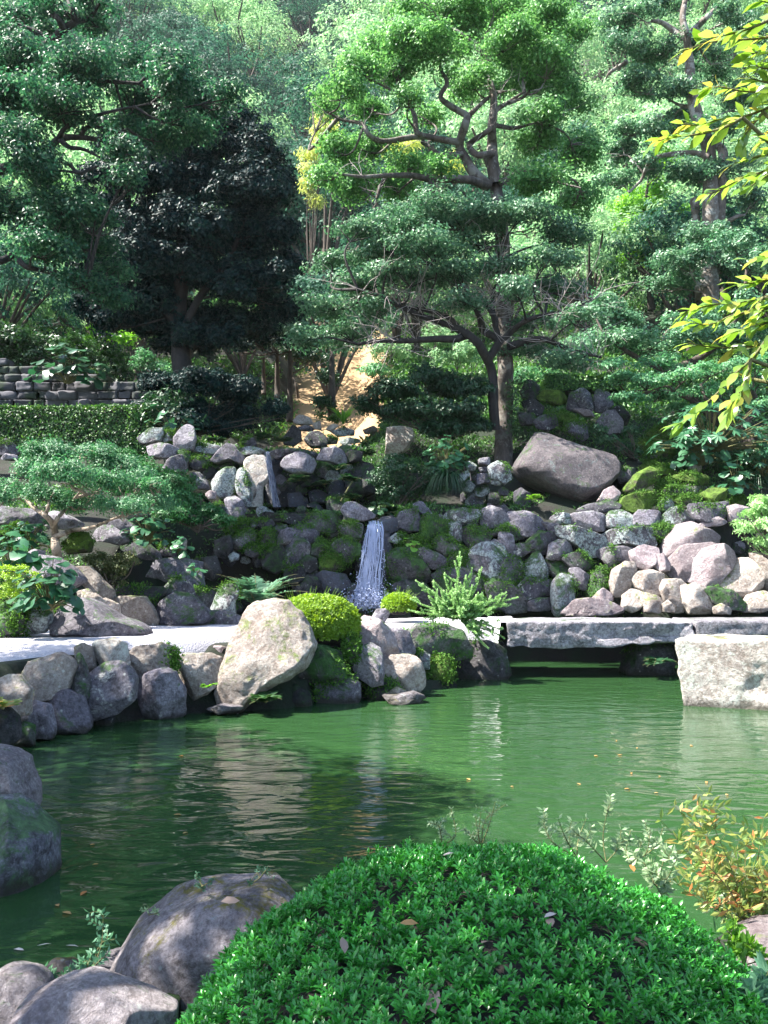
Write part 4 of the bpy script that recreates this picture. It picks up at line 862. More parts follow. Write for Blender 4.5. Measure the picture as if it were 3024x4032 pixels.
waterfall('waterfall', 'lower waterfall spreading white as it drops between mossy rocks', lt, lf, .26, .54, 60, 1.0, foam=2600, seed=4, th=(.003, .009))
ut = atc('I', 735, 368, 18.2); uf = atc('I', 815, 870, 17.75)
waterfall('waterfall', 'upper waterfall, a thin dark ribbon beside the white-faced upright stone', ut, uf, .07, .16, 16, 1.0, foam=60, seed=9, th=(.004, .008), mat='fall2')

# small stones filling the joints of the walls
r = np.random.default_rng(55); pr = []
for i in range(5):
    th = np.sort(r.random(7)) * 6.283; th = np.linspace(0, 6.283, 7, endpoint=False) + r.normal(size=7) * .2; poly = np.stack([np.cos(th) * (.8 + .4 * r.random(7)), np.sin(th) * (.6 + .4 * r.random(7))], 1)
    V, F = rock_mesh(poly, .7, r, sub=3, cuts=6); o = mesh_obj('stone', V, F, M[['shade', 'mossy', 'bare', 'dark', 'lichen'][i]]); pr.append(o)
LS = ['small grey stone wedged deep in a joint of the waterfall walls', 'small mossy stone wedged deep in a joint of the waterfall walls', 'small lilac stone wedged deep in a joint of the waterfall walls', 'small black stone wedged deep in a joint of the waterfall walls', 'small lichened stone wedged deep in a joint of the waterfall walls']
k = 0
for j in range(150):
    if j < 105: px = r.uniform(205, 768); py = r.uniform(508, 612) ; D = 16.09 / (1 - .000664 * (579 - py)) + .32; 
    else: px = r.uniform(165, 400); py = r.uniform(448, 505); D = 19.4
    if 350 < px < 395: continue
    i = int(r.integers(5)); o = pr[i] if 'label' not in pr[i] else pr[i].copy()
    if 'label' in pr[i]: C.objects.link(o)
    p = at(px, py, D); s_ = r.uniform(.10, .24); o.location = p; o.scale = (s_, s_, s_); o.rotation_euler = (0, r.random() * 6.28, 0); tag(o, LS[i], 'stone', 'small stones wedged in the joints of the waterfall walls'); carve(p[0], p[1], s_, p[2] - s_ * .5, back=.1)
# ---------------------------------------------------------------- vegetation helpers
def bl(crop, cx, cy, rx, ry, D, dk=.9):
    s = CROP[crop][2] / 3.9375 * D / FPX
    return (atc(crop, cx, cy, D), rx * s, rx * s * dk, ry * s)
def sub_blobs(blobs, n=5, k=.5, r=None, flat=.75):
    r = r or rng; out = []
    for c, rx, ry, rz in blobs:
        d = rand_dirs(n, r); d[:, 2] = np.abs(d[:, 2]) * .9 - .25
        for q in d:
            kk = k * (.75 + .5 * r.random()); out.append((np.asarray(c) + q * np.array((rx, ry, rz)) * (1 - kk * .6), rx * kk, ry * kk, min(rz * kk * 1.6, rx * kk * flat * 1.3)))
        out.append((np.asarray(c), rx * .6, ry * .6, rz * .6))
    return out
def limb(crop, pts, D, r0, r1, n=5, Dend=None, wob=.12):
    p = np.array(pts, dtype=float).reshape(-1, 2); k = len(p); De = D if Dend is None else Dend
    P = np.array([atc(crop, x, y, D + (De - D) * i / (k - 1) + .25 * math.sin(i * 2.1 + x * .01) * (0 < i)) for i, (x, y) in enumerate(p)])
    P = smoothpath(P, n); V = tube(P, [r0, (r0 * .6 + r1 * .4), r1], k=9, wob=wob, seed=int(abs(p[0, 0])))
    return V, P
def twigs(P, n, L, r, rad=.008, spread=.6, up=.3):
    """random fine twigs off a path"""
    out = []
    for i in range(n):
        a = P[r.integers(len(P) // 2, len(P))]; d = unit(r.normal(size=3) * np.array((1, 1, .6)) * spread + np.array((0, 0, up)))
        q = [a]; 
        for k in range(4): d = unit(d + r.normal(size=3) * .3); q.append(q[-1] + d * L / 4 * (.7 + .6 * r.random()))
        out.append(tube(np.array(q), [rad, rad * .4], k=4))
        if r.random() < .7:
            b = q[2]; d2 = unit(d + r.normal(size=3) * .7); out.append(tube(np.array([b, b + d2 * L * .25, b + unit(d2 + r.normal(size=3) * .3) * L * .5]), [rad * .6, rad * .3], k=4))
    return out
def tree(name, label, cat, base, limbs, blobs, bark, leafm, leaf=.09, tuft=.22, ntuft=45, per=40, sub=5, subk=.5, group=None, seed=1, twn=0, twL=.8, droop=0, flat=.6, link=True, wd=.55, top=.35, twm=None):
    """limbs: list of (crop, pts, D, r0, r1[, Dend]); blobs already in metres"""
    r = np.random.default_rng(seed); root = empty(name, tuple(base), label, cat, group)
    parts = []; paths = []
    for l in limbs:
        v, P = limb(*l[:5], Dend=l[5] if len(l) > 5 else None); parts.append(v); paths.append(P)
    allp = np.concatenate(paths) if paths else np.array([base])
    bs = sub_blobs(blobs, sub, subk, r) if sub else blobs
    if link:                                  # a branch from the nearest limb into every leaf mass
        for c, rx, ry, rz in blobs:
            d = np.linalg.norm((allp - c) * np.array((1, 1, .8)), axis=1) + np.where(allp[:, 2] > c[2] + .2, 1.5, 0)
            a = allp[np.argmin(d)]; c2 = np.asarray(c) - np.array((0, 0, rz * .3))
            m = (a + c2) / 2 + r.normal(size=3) * .12 * np.linalg.norm(c2 - a) + np.array((0, 0, -.05))
            P = smoothpath([a, m, c2], 6); dd = np.linalg.norm(c2 - a)
            parts.append(tube(P, [.02 + .012 * dd, .012], k=5))
            for k in range(5):
                e = c2 + rand_dirs(1, r)[0] * np.array((rx, ry, rz)) * .8; e[2] = max(e[2], c2[2] - rz * .2)
                parts.append(tube(smoothpath([P[-4], (P[-4] + e) / 2 + r.normal(size=3) * .08, e], 3), [.012 + .004 * dd, .005], k=4))
    tw = []
    if twn:
        for P in paths: tw += twigs(P, twn, twL, r, rad=.009)
    V, F, a = join(parts + tw); nb = sum(len(q[1]) for q in parts)
    tk = mesh_obj('trunk', V, F, M[bark], parent=root)
    if tw:
        tk.data.materials.append(M['twig']); mi = np.zeros(len(F), dtype=np.int32); mi[nb:] = 1; tk.data.polygons.foreach_set('material_index', mi)
    V, F, a = blob_leaves(bs, per, leaf, tuft * 1.15, ntuft, r, flat=flat * 1.1, droop=droop, wd=wd, top=top, inner=.55, fill=.3)
    mesh_obj('crown', V, F, M[leafm], parent=root, attr=a, smooth=False)
    return root
def shrub(name, label, cat, blobs, leafm, leaf=.05, tuft=.12, ntuft=120, per=35, sub=4, subk=.55, seed=1, group=None, core=.72, base=None, flat=.6, wd=.55, stem=True, top=.2, droop=0, fill=.1, inner=.75):
    r = np.random.default_rng(seed)
    for c_, a_, b_, d_ in blobs:
        if c_[1] > 10.4: carve(c_[0], c_[1], a_, c_[2] - d_ * .6, back=.3, fr=1.0)
    lo = min(blobs, key=lambda b: b[0][2] - b[3]); b0 = np.array(lo[0]) - np.array((0, 0, lo[3])) if base is None else np.array(base)
    root = empty(name, tuple(b0), label, cat, group)
    if stem:
        parts = []
        for c, rx, ry, rz in blobs:
            for k in range(3):
                e = np.asarray(c) + r.normal(size=3) * np.array((rx, ry, rz)) * .35
                parts.append(tube(smoothpath([b0 + r.normal(size=3) * .04, (b0 + e) / 2 + r.normal(size=3) * .06, e], 4), [.02, .008], k=5))
        V, F, a = join(parts); mesh_obj('stems', V, F, M['bark'], parent=root)
    bs = sub_blobs(blobs, sub, subk, r) if sub else blobs
    V, F, a = blob_leaves(bs, per, leaf, tuft, ntuft, r, flat=flat, wd=wd, top=top, droop=droop, fill=fill, inner=inner)
    mesh_obj('foliage', V, F, M[leafm], parent=root, attr=a, smooth=False)
    return root
# ---------------------------------------------------------------- the tall tree over the waterfalls
G = 'G'
mb = [(750,100,230,80),(1050,60,230,80),(1250,110,190,80),(560,230,190,80),(800,250,190,70),(1100,220,200,80),(1330,290,150,100),(400,330,120,70),(300,430,110,60),(230,500,90,60),(430,520,110,60),(560,360,110,50),
      (950,400,130,60),(1180,400,170,80),(1380,480,140,100),(700,560,80,40),(1280,560,120,60),(280,740,120,70),(450,720,130,55),(230,860,100,60),(400,900,140,70),(620,790,110,40),(560,930,120,60),(780,820,100,30),
      (1250,700,120,90),(1420,720,140,100),(1280,880,160,60),(1480,960,120,80),(880,170,120,60),(650,160,140,60),(1430,160,100,90),(640,470,80,40)]
rr = np.random.default_rng(5)
blobs = [bl(G, x, y, a * 1.05, b, 20.5 + rr.uniform(-1.5, 1.8)) for x, y, a, b in mb]
limbs = [(G,[1080,2290,1085,2130,1090,1950,1095,1800,1085,1650,1085,1400,1078,1150,1062,1000,1045,890],20.5,.23,.16), (G,[1045,890,1032,780,1030,700,1030,600,1036,470,1000,330,960,200],20.5,.17,.04),
 (G,[1010,900,950,850,900,770,872,700,900,600,905,560,840,520,780,470,812,400,780,330,790,240],20.5,.14,.03,19.6), (G,[880,750,830,755,780,755,720,710,690,685],20.4,.10,.06), (G,[870,690,730,665,665,640,655,560,610,480,550,440,450,390],20.3,.09,.02,19.6),
 (G,[700,662,640,665,500,685,430,650,400,600,300,580,230,540],20.2,.085,.02,19.4), (G,[900,575,980,500,1030,460,1100,440],20.5,.07,.02), (G,[1000,900,920,872,800,866,720,865,640,850,520,850,400,855,280,840],20.4,.12,.025,19.2),
 (G,[735,870,732,920,725,975,690,990],20.0,.07,.04), (G,[520,850,490,900,470,960],19.8,.06,.03), (G,[1070,890,1130,850,1200,825,1300,870,1460,910],20.4,.08,.02,19.8), (G,[1036,605,1130,620,1200,605,1270,590],20.5,.06,.02),
 (G,[1036,740,960,750,920,700,1000,640,1036,605],20.3,.08,.06), (G,[1036,600,1045,540,1100,500,1190,440],20.4,.08,.03), (G,[1110,500,1180,470,1210,440],20.3,.05,.03), (G,[1036,350,1010,300,990,250],20.6,.07,.03)]
b0 = atc(G, 1080, 2290, 20.5); carve(b0[0], 20.5, .9, b0[2] + .05, fr=1.5)
tree('tall_tree', 'tall broadleaf tree with twisting dark limbs rising left of the huge boulder', 'tree', b0, limbs, blobs, 'bark_m', 'main', leaf=.095, tuft=.28, ntuft=120, per=28, sub=6, subk=.5, seed=11, twn=5, twL=.7, flat=.7)
lb = [(850,1040,280,70),(1150,1050,170,70),(600,1090,180,60),(380,1110,140,50),(1350,1150,160,70),(1270,1260,150,60),(750,1200,220,60),(970,1180,120,50),(470,1230,180,50),(260,1280,140,40),(640,1320,210,45),(860,1330,180,45),(370,1390,200,40),(200,1490,160,40),
      (450,1500,140,35),(900,1450,130,45),(1150,1400,110,55),(1340,1400,160,50),(1450,1540,120,40),(1200,1700,130,45),(1380,1750,150,45),(300,1620,180,45),(140,1640,120,40),(1250,1560,120,35),(1080,1300,120,60)]
blobs = [bl(G, x, y, a * 1.05, b, 19.6 + rr.uniform(-1.3, 1.0)) for x, y, a, b in lb]
limbs = [(G,[1045,2080,1035,1950,1030,1800,985,1700,940,1640,870,1595,780,1560,640,1510,500,1440,380,1400],19.9,.135,.03,18.9), (G,[900,1625,850,1640,750,1640,600,1650,490,1650,380,1665],19.6,.10,.04,18.9), (G,[1010,1740,1060,1650,990,1600,970,1540,940,1480,870,1400,820,1300],19.7,.11,.03),
 (G,[1060,1660,1120,1610,1180,1560,1260,1530,1400,1500,1520,1450],19.7,.08,.02,18.9), (G,[1110,1680,1200,1650,1290,1645,1400,1690,1560,1730],19.6,.10,.03,19.0), (G,[1060,1640,1040,1540,1030,1440,1060,1330,1000,1200],19.8,.08,.02), (G,[870,1595,820,1540,700,1500,560,1480],19.6,.08,.03), (G,[1050,1560,1020,1500,990,1470],19.8,.08,.03)]
tree('spreading_tree', 'low spreading tree with bare grey twigs, growing in front of the tall trunk', 'tree', atc(G, 1045, 2080, 19.9), limbs, blobs, 'bark_d', 'lower', leaf=.09, tuft=.26, ntuft=115, per=26, sub=6, subk=.46, seed=12, twn=34, twL=1.3, flat=.45)
# ivy on the foot of the tall tree
r = np.random.default_rng(3); Pn = []
V, F, a = blob_leaves([bl('G', 1150, 1850 + i * 60, 45, 40, 20.1) for i in range(5)], 12, .09, .2, 200, r)
iv = tag(mesh_obj('ivy', V, F, M['ivy'], attr=a, smooth=False, loc=atc('G', 1150, 2130, 20.1)), 'dark ivy climbing the right side of the tall tree trunk', 'ivy')
# ---------------------------------------------------------------- dark round tree
Fc = 'F'
db = [(900,590,170,100),(1130,620,140,110),(700,720,190,110),(980,760,240,130),(1290,760,150,130),(620,890,140,90),(850,950,240,140),(1180,960,250,140),(1420,930,100,120),(600,1090,170,100),(900,1180,270,140),(1230,1200,250,140),(1450,1150,110,130),
      (700,1330,240,120),(1050,1400,270,130),(1330,1430,210,130),(1460,1340,90,110),(740,1540,190,100),(1000,1630,190,110),(1260,1640,180,90),(1420,1560,110,80),(860,1730,90,60),(1050,1180,150,150),(1000,980,150,120),(700,1640,140,70),(950,1700,150,60),(1120,1700,120,60),(1050,880,120,80),(520,1050,140,110),(480,1400,140,100),(560,1600,140,80),(400,1250,120,90),(450,1560,120,60),(520,880,100,60),(520,1250,140,80)]
blobs = [bl(Fc, x, y, a * 1.12, b * 1.12, 23 + rr.uniform(-.9, 1.3)) for x, y, a, b in db]
limbs = [(Fc,[915,1960,915,1850,905,1700,900,1500,930,1300,940,1000,950,700],23.3,.34,.06), (Fc,[905,1700,1000,1500,1150,1300,1250,1050],23.3,.14,.04), (Fc,[905,1650,780,1500,680,1300,650,1000],23.3,.14,.04)]
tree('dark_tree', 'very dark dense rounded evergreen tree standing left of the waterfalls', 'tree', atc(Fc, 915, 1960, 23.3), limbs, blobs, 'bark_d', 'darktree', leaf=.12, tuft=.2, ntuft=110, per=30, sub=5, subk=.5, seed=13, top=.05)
# ---------------------------------------------------------------- left drooping tree
tb = [(120,330,210,110),(380,370,210,100),(620,330,170,100),(840,430,150,80),(700,500,190,70),(300,520,240,60),(80,520,160,110),(110,690,150,110),(980,500,110,60),(640,640,110,70),
      (140,850,170,100),(80,1050,190,110),(320,1020,170,70),(300,1150,200,70),(470,1230,130,50),(180,1250,180,60),(540,1350,110,35),(420,1420,130,40),(520,1500,120,30),(610,760,100,50),(620,900,90,50),(480,1080,110,50),(900,330,110,60),(950,430,140,70),(1100,560,140,60),(930,620,150,60),(1150,480,90,50),(820,700,120,50)]  # last leaf masses added to cast shade on the right wall
blobs = [bl(Fc, x, y, a * 1.12, b * 1.15, 15.6 + rr.uniform(-1.0, 1.4)) for x, y, a, b in tb] + [bl(Fc, x, y, a, b, 16) for x, y, a, b in [(-250,300,250,160),(-300,700,250,200),(-250,1050,230,150),(-550,500,250,250)]]
limbs = [(Fc,[-420,2500,-400,2000,-380,1500,-330,1100,-200,900,20,850,130,820,230,760,300,700,400,690,520,700,640,650],15.8,.16,.025), (Fc,[290,705,330,640,420,600,560,560,760,520],15.6,.05,.02), (Fc,[230,765,290,800,350,830,400,870,480,840,560,850],15.6,.05,.02),
 (Fc,[-330,1200,-150,1300,0,1310,70,1285,130,1340,250,1370,400,1440,520,1500],15.5,.09,.015), (Fc,[-330,1100,-300,700,-100,500,150,420,400,400,700,420],15.8,.12,.03), (Fc,[300,700,350,740,420,750,500,790],15.6,.06,.02), (Fc,[400,690,440,640,520,640],15.6,.05,.02), (Fc,[-300,800,-200,500,-150,250],15.8,.15,.04)]
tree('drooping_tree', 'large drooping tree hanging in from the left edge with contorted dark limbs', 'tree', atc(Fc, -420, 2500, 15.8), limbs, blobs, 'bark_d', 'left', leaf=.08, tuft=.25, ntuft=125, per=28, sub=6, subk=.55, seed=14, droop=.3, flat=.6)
tb = [(80,80,190,100),(330,50,190,90),(500,120,90,80),(60,210,140,80),(-200,60,200,150),(240,170,90,40),(480,20,130,50)]
blobs = [bl(Fc, x, y, a, b, 18.5 + rr.uniform(-.6, .8)) for x, y, a, b in tb]
limbs = [(Fc,[-300,2300,-290,1500,-260,900,-100,450,150,290,260,210,320,150,380,110,450,90,500,20],18.6,.2,.03), (Fc,[320,150,290,90,240,60,200,0],18.5,.09,.03), (Fc,[380,110,360,50,330,-30],18.5,.08,.03), (Fc,[260,210,180,160,90,120],18.5,.08,.03)]
tree('evergreen_tree', 'evergreen tree in the top left corner with one thick slanting dark branch', 'tree', atc(Fc, -300, 2300, 18.6), limbs, blobs, 'bark_d', 'left', leaf=.10, tuft=.22, ntuft=52, per=40, seed=15)
# ---------------------------------------------------------------- trees with trunks behind the stream
def trunk_tree(x, y0, y1, wpx, crop, D, bl_, label, leafm, seed, lean=0, **kw):
    s = CROP[crop][2] / 3.9375 * D / FPX
    blobs = [bl(crop, a, b, c, d, D + rr.uniform(-.8, .8)) for a, b, c, d in bl_]
    base = atc(crop, x, y0, D); base[2] = min(base[2], hz(base[0], base[1])) - .1
    P0 = atc(crop, x, y0, D)
    return tree('tree', label, 'tree', base, [(crop, [x, y0 + 20, x + lean * .3, (y0 * 2 + y1) / 3, x + lean, y1], D, wpx * s / 2, wpx * s / 4)], blobs, 'bark', leafm, leaf=.11, tuft=.25, ntuft=40, per=36, seed=seed, **kw)
trunk_tree(255, 2010, 1680, 44, 'G', 26, [(200,1650,140,60),(330,1640,150,50),(430,1570,150,50),(120,1600,120,60)], 'tree with a straight dark trunk standing alone in the sandy clearing', 'lower', 21)
trunk_tree(52, 2020, 1700, 36, 'G', 26.5, [(60,1650,120,60),(0,1560,120,70),(-120,1640,120,60)], 'slim dark-trunked tree standing right at the head of the stream', 'darktree', 22)
trunk_tree(-10, 1960, 1700, 34, 'G', 27, [(-80,1600,120,70),(-150,1680,100,50)], 'dark tree trunk left of the slim one at the head of the stream', 'darktree', 23)
trunk_tree(1325, 1960, 1800, 26, 'F', 28, [(1280,1740,120,60),(1420,1720,110,60)], 'thin dark tree furthest left of the group behind the stream', 'mid', 24)
trunk_tree(1500, 1980, 1860, 16, 'F', 29, [(1560,1800,90,40),(1480,1790,80,40)], 'small crooked sapling leaning in the sandy clearing', 'mid', 25, lean=-40)
# ---------------------------------------------------------------- right group
H = 'H'
hb = [(350,60,180,70),(520,30,130,50),(480,270,200,50),(720,290,180,60),(290,220,110,60),(330,430,130,60),(600,420,130,50),(560,590,130,50),(760,610,110,50),(880,480,110,90),(350,640,130,60),(270,740,110,60),(620,860,180,50),(850,780,110,80),
      (900,960,100,70),(700,1140,130,60),(600,1260,180,70),(760,1290,110,60),(480,1370,150,60),(900,160,110,80),(780,90,110,50),(420,800,110,50),(250,880,100,50)]
blobs = [bl(H, x, y, a * 1.1, b, 27 + rr.uniform(-1.5, 1.5)) for x, y, a, b in hb]
limbs = [(H,[695,1480,700,1250,705,1000,700,800,690,700,640,560,615,450,600,300,590,180,570,80,590,-40],27,.30,.08), (H,[745,1100,760,900,765,740,740,690,800,600],27,.2,.08), (H,[660,1460,650,1300,630,1000,620,980],27.3,.19,.12), (H,[590,185,640,130,690,80,730,40],27,.14,.06), (H,[590,185,530,150,470,110,420,100],27,.13,.05),
 (H,[700,760,620,740,540,745,450,760,400,800,370,870,310,930],26.8,.10,.04), (H,[620,520,560,510,520,490],27,.07,.03), (H,[470,560,400,610,350,650,280,650],27,.1,.04), (H,[760,1090,830,1050,870,1040],27,.09,.04), (H,[300,300,220,350,200,380],27.5,.08,.03)]
tree('tall_tree', 'tall tree with twin grey trunks and forked dark branches near the right edge', 'tree', atc(H, 695, 1480, 27), limbs, blobs, 'bark_l', 'lower', leaf=.125, tuft=.27, ntuft=40, per=40, seed=31, flat=.5)
blobs = [bl(H, x, y, a, b, 31 + rr.uniform(-1, 1)) for x, y, a, b in [(400,920,110,60),(330,1010,130,60),(300,1120,110,60),(380,1180,100,60),(330,1280,90,50),(480,780,100,40),(460,620,60,40),(560,1020,80,40),(590,1320,60,40),(560,1400,90,30)]]
tree('maple_tree', 'bright yellow-green maple glowing in the sun behind the twin trunks', 'tree', atc(H, 420, 1450, 31), [(H,[420,1500,400,1300,380,1100,400,900],31,.15,.05)], blobs, 'bark', 'fresh', leaf=.13, tuft=.27, ntuft=42, per=34, seed=32, flat=.4)
blobs = [bl(H, x, y, a, b, 24.5 + rr.uniform(-1, 1)) for x, y, a, b in [(150,1500,150,50),(330,1560,180,60),(560,1560,170,50),(420,1660,200,50),(200,1640,150,50),(700,1640,200,60),(880,1620,120,60),(860,1480,120,50),(820,1180,120,70),(900,1280,110,90),(100,1700,150,50)]]
tree('broadleaf_tree', 'low broad dark-green tree filling the slope below the twin trunks', 'tree', atc(H, 500, 1900, 24.5), [(H,[500,1900,490,1800,480,1650,520,1580],24.5,.16,.05), (H,[490,1800,700,1700,850,1500,880,1300],24.5,.12,.04), (H,[490,1800,300,1700,180,1600],24.5,.1,.04)], blobs, 'bark', 'lower', leaf=.11, tuft=.24, ntuft=48, per=40, seed=33)
# right maple with gnarled trunk
Cc = 'C'
cb = [(1000,50,180,40),(880,160,160,40),(1150,120,150,40),(790,130,90,35),(980,240,150,35),(1300,80,180,50),(1450,190,140,60),(1200,230,120,35),(1550,60,110,60),(1560,160,100,60),(1330,180,130,35),(830,240,90,30),(1100,310,110,25),(1600,280,80,50),(700,60,100,40)]
blobs = [bl(Cc, x, y, a, b, 19 + rr.uniform(-.8, .9)) for x, y, a, b in cb]
limbs = [(Cc,[1530,620,1510,520,1480,450,1400,420,1300,360,1200,265,1120,230,1000,200],19.2,.17,.04), (Cc,[1505,500,1560,450,1622,425,1720,350],19.2,.12,.05), (Cc,[1490,450,1480,400,1520,340,1560,290,1530,200],19.2,.15,.05), (Cc,[1400,420,1330,330,1260,250,1230,170],19.1,.07,.03), (Cc,[1480,400,1440,350,1450,260,1400,160],19.1,.08,.03)]
tree('maple_tree', 'spreading maple with a gnarled grey forked trunk at the right edge', 'tree', atc(Cc, 1530, 620, 19.2), limbs, blobs, 'bark', 'maple', leaf=.075, tuft=.19, ntuft=75, per=40, seed=34, flat=.3, droop=.2)
# ---------------------------------------------------------------- shrubs, hedges
GP = None
shrub('yew_shrub', 'wide dark layered yew shrub in front of the tall tree trunk, above the cascade', 'shrub', [bl(G, x, y, a, b, 20.0 + rr.uniform(-.5, .4)) for x, y, a, b in [(700,1830,110,50),(560,1900,140,50),(800,1890,150,60),(430,1960,100,40),(650,1990,170,50),(860,1990,130,60),(960,1880,70,90),(800,2080,120,40),(930,2060,80,60)]], 'yew', leaf=.085, tuft=.17, ntuft=150, per=44, seed=41, flat=.5, inner=.6)
shrub('rounded_shrub', 'mounded green shrub with ferns growing right of the grotto', 'shrub', [bl('B', x, y, a, b, 18.3 + rr.uniform(-.3, .3)) for x, y, a, b in [(1050,510,150,70),(950,590,120,80),(1100,630,160,60),(1210,560,90,80),(1000,690,120,50)]], 'mid', leaf=.055, tuft=.12, ntuft=170, per=42, seed=42)
shrub('dark_shrub', 'low dark evergreen shrub beneath the dark tree', 'shrub', [bl(Fc, x, y, a, b, 20.9 + rr.uniform(-.4, .4)) for x, y, a, b in [(850,1930,150,60),(1050,1930,160,70),(1230,1980,150,70),(1380,2060,80,70),(1150,2080,150,70),(980,2060,140,70),(760,2080,120,70),(1000,2130,200,50)]], 'darktree', leaf=.09, tuft=.2, ntuft=150, per=44, seed=43, sub=6, inner=.5)
shrub('broadleaf_shrub', 'shrub with large glossy leaves beside the right end of the hedge', 'shrub', [bl(Fc, x, y, a, b, 20.2) for x, y, a, b in [(800,2000,110,60),(870,2060,110,60),(780,2090,90,60),(930,2110,90,50)]], 'mid', leaf=.15, tuft=.2, ntuft=70, per=16, seed=44, wd=.35)
def hedge(name, label, x0, x1, y0, y1, zb, zt, mat, leaf, n, seed, cat='hedge', rnd=.15, ang=0):
    r = np.random.default_rng(seed); sx = x1 - x0; sy = y1 - y0; sz = zt - zb
    A = np.array([sx * sz, sx * sy, sy * sz, sy * sz]); k = r.choice(4, n, p=A / A.sum()); u = r.random(n); v = r.random(n)
    P = np.zeros((n, 3)); Nn = np.zeros((n, 3))
    P[:, 0] = np.where(k < 2, x0 + u * sx, np.where(k == 2, x0, x1)); P[:, 1] = np.where(k == 0, y0, np.where(k == 1, y0 + v * sy, y0 + u * sy)); P[:, 2] = np.where(k == 1, zt, zb + v * sz)
    Nn[k == 0] = (0, -1, 0); Nn[k == 1] = (0, 0, 1); Nn[k == 2] = (-1, 0, 0); Nn[k == 3] = (1, 0, 0)
    b = .06 * fbm(P * 1.4, seed, 3) - .05 * r.random(n); P = P + Nn * b[:, None]
    e = np.minimum(np.minimum(P[:, 1] - y0, 1), np.minimum(zt - P[:, 2], 1)); 
    top = (zt - P[:, 2] < rnd) & (P[:, 1] - y0 < rnd); P[top, 1] += rnd * .35; P[top, 2] -= rnd * .2
    P += r.normal(size=P.shape) * .02
    Nn = unit(Nn + r.normal(size=Nn.shape) * .5 + np.array((0, 0, .25))); D = unit(np.cross(Nn, rand_dirs(n, r)))
    V, F, a = leaves(P, D, Nn, leaf * (.7 + .6 * r.random(n)), leaf * .6, r=r)
    root = empty(name, ((x0 + x1) / 2, (y0 + y1) / 2, zb), label, cat)
    mesh_obj('foliage', V, F, M[mat], parent=root, attr=a, smooth=False)
    i = .12; c = [(x0 + i, y0 + i), (x1 - i, y0 + i), (x1 - i, y1 - i), (x0 + i, y1 - i)]
    V, F = slab_mesh(c, zt - i, zb, seed, n=(20, 4, 6), rough=.03); mesh_obj('branches', V, F, M['bark_d'], parent=root)  # solid dark core filling the gaps behind the leaves
    return root
hedge('hedge', 'long clipped green hedge in front of the stone block wall', -13.5, -5.9, 20.2, 21.3, 4.75, 6.0, 'hedge', .075, 26000, 51)
hz_ = atc(Cc, 330, 190, 22.6); 
hedge('hedge', 'short clipped hedge with a bright top above the dark rock pair on the right', hz_[0], atc(Cc, 770, 190, 22.6)[0], 22.2, 23.6, hz_[2] - .1, atc(Cc, 540, 122, 22.6)[2], 'hedge', .08, 12000, 52)
shrub('ivy_bank', 'dark bank of ivy and creepers spilling over the stone block wall', 'ivy', [bl(Fc, x, y, a, b, 23.4 + rr.uniform(-.2, .3)) for x, y, a, b in [(-50,1700,170,70),(130,1720,160,70),(340,1760,160,70),(520,1810,120,60),(620,1880,70,60),(250,1850,70,50),(360,1900,70,40),(30,1800,120,50),(-20,1740,120,60),(180,1790,110,40),(480,1870,60,60),(120,1850,50,40),(600,1930,60,40)]], 'ivy', leaf=.10, tuft=.2, ntuft=70, per=34, seed=45)
shrub('green_shrub', 'vivid green shrub on the bank behind the stone wall', 'shrub', [bl(Fc, x, y, a, b, 27.5) for x, y, a, b in [(500,1670,90,50),(580,1700,90,50),(430,1720,70,40)]], 'fresh', leaf=.12, tuft=.22, ntuft=50, per=30, seed=46)
shrub('small_tree', 'small pale bright-green tree glimpsed between the stone wall and the dark tree', 'tree', [bl(Fc, x, y, a, b, 29.5) for x, y, a, b in [(740,1800,70,60),(790,1850,70,40),(690,1840,50,40)]], 'maple', leaf=.11, tuft=.2, ntuft=60, per=30, seed=47)
for i, (x, y, a, b, lab) in enumerate([(60,1450,190,110,'pale sunlit bush on the hill at the left edge, upper one'),(260,1560,180,90,'pale sunlit bush on the hill right of the upper one'),(30,1600,150,70,'pale sunlit bush on the hill low at the left edge'),(-130,1450,150,120,'pale sunlit bush cut off by the left edge')]):
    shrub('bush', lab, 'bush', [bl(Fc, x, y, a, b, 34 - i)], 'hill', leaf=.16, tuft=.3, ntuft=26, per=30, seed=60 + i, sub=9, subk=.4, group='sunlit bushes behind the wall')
shrub('bamboo', 'tall yellow bamboo catching the sun behind the dark tree', 'bamboo', [bl(Fc, x, y, a, b, 33) for x, y, a, b in [(1545,780,45,60),(1550,860,40,60),(1545,940,45,60),(1580,1010,45,40),(1620,660,50,60),(1620,600,40,40),(1600,720,40,40)]], 'bamboo', leaf=.2, tuft=.3, ntuft=60, per=26, seed=48, wd=.2, droop=.8, base=(atc(Fc, 1560, 1500, 33)))
shrub('bamboo', 'yellow bamboo clump glowing behind the middle limbs of the tall tree', 'bamboo', [bl(G, x, y, a, b, 34) for x, y, a, b in [(590,710,70,40),(650,700,60,30),(830,790,70,40),(800,830,60,30),(400,720,40,25),(520,730,50,30),(240,640,50,60)]], 'bamboo', leaf=.2, tuft=.3, ntuft=60, per=26, seed=49, wd=.2, droop=.8, base=atc(G, 650, 1300, 34))
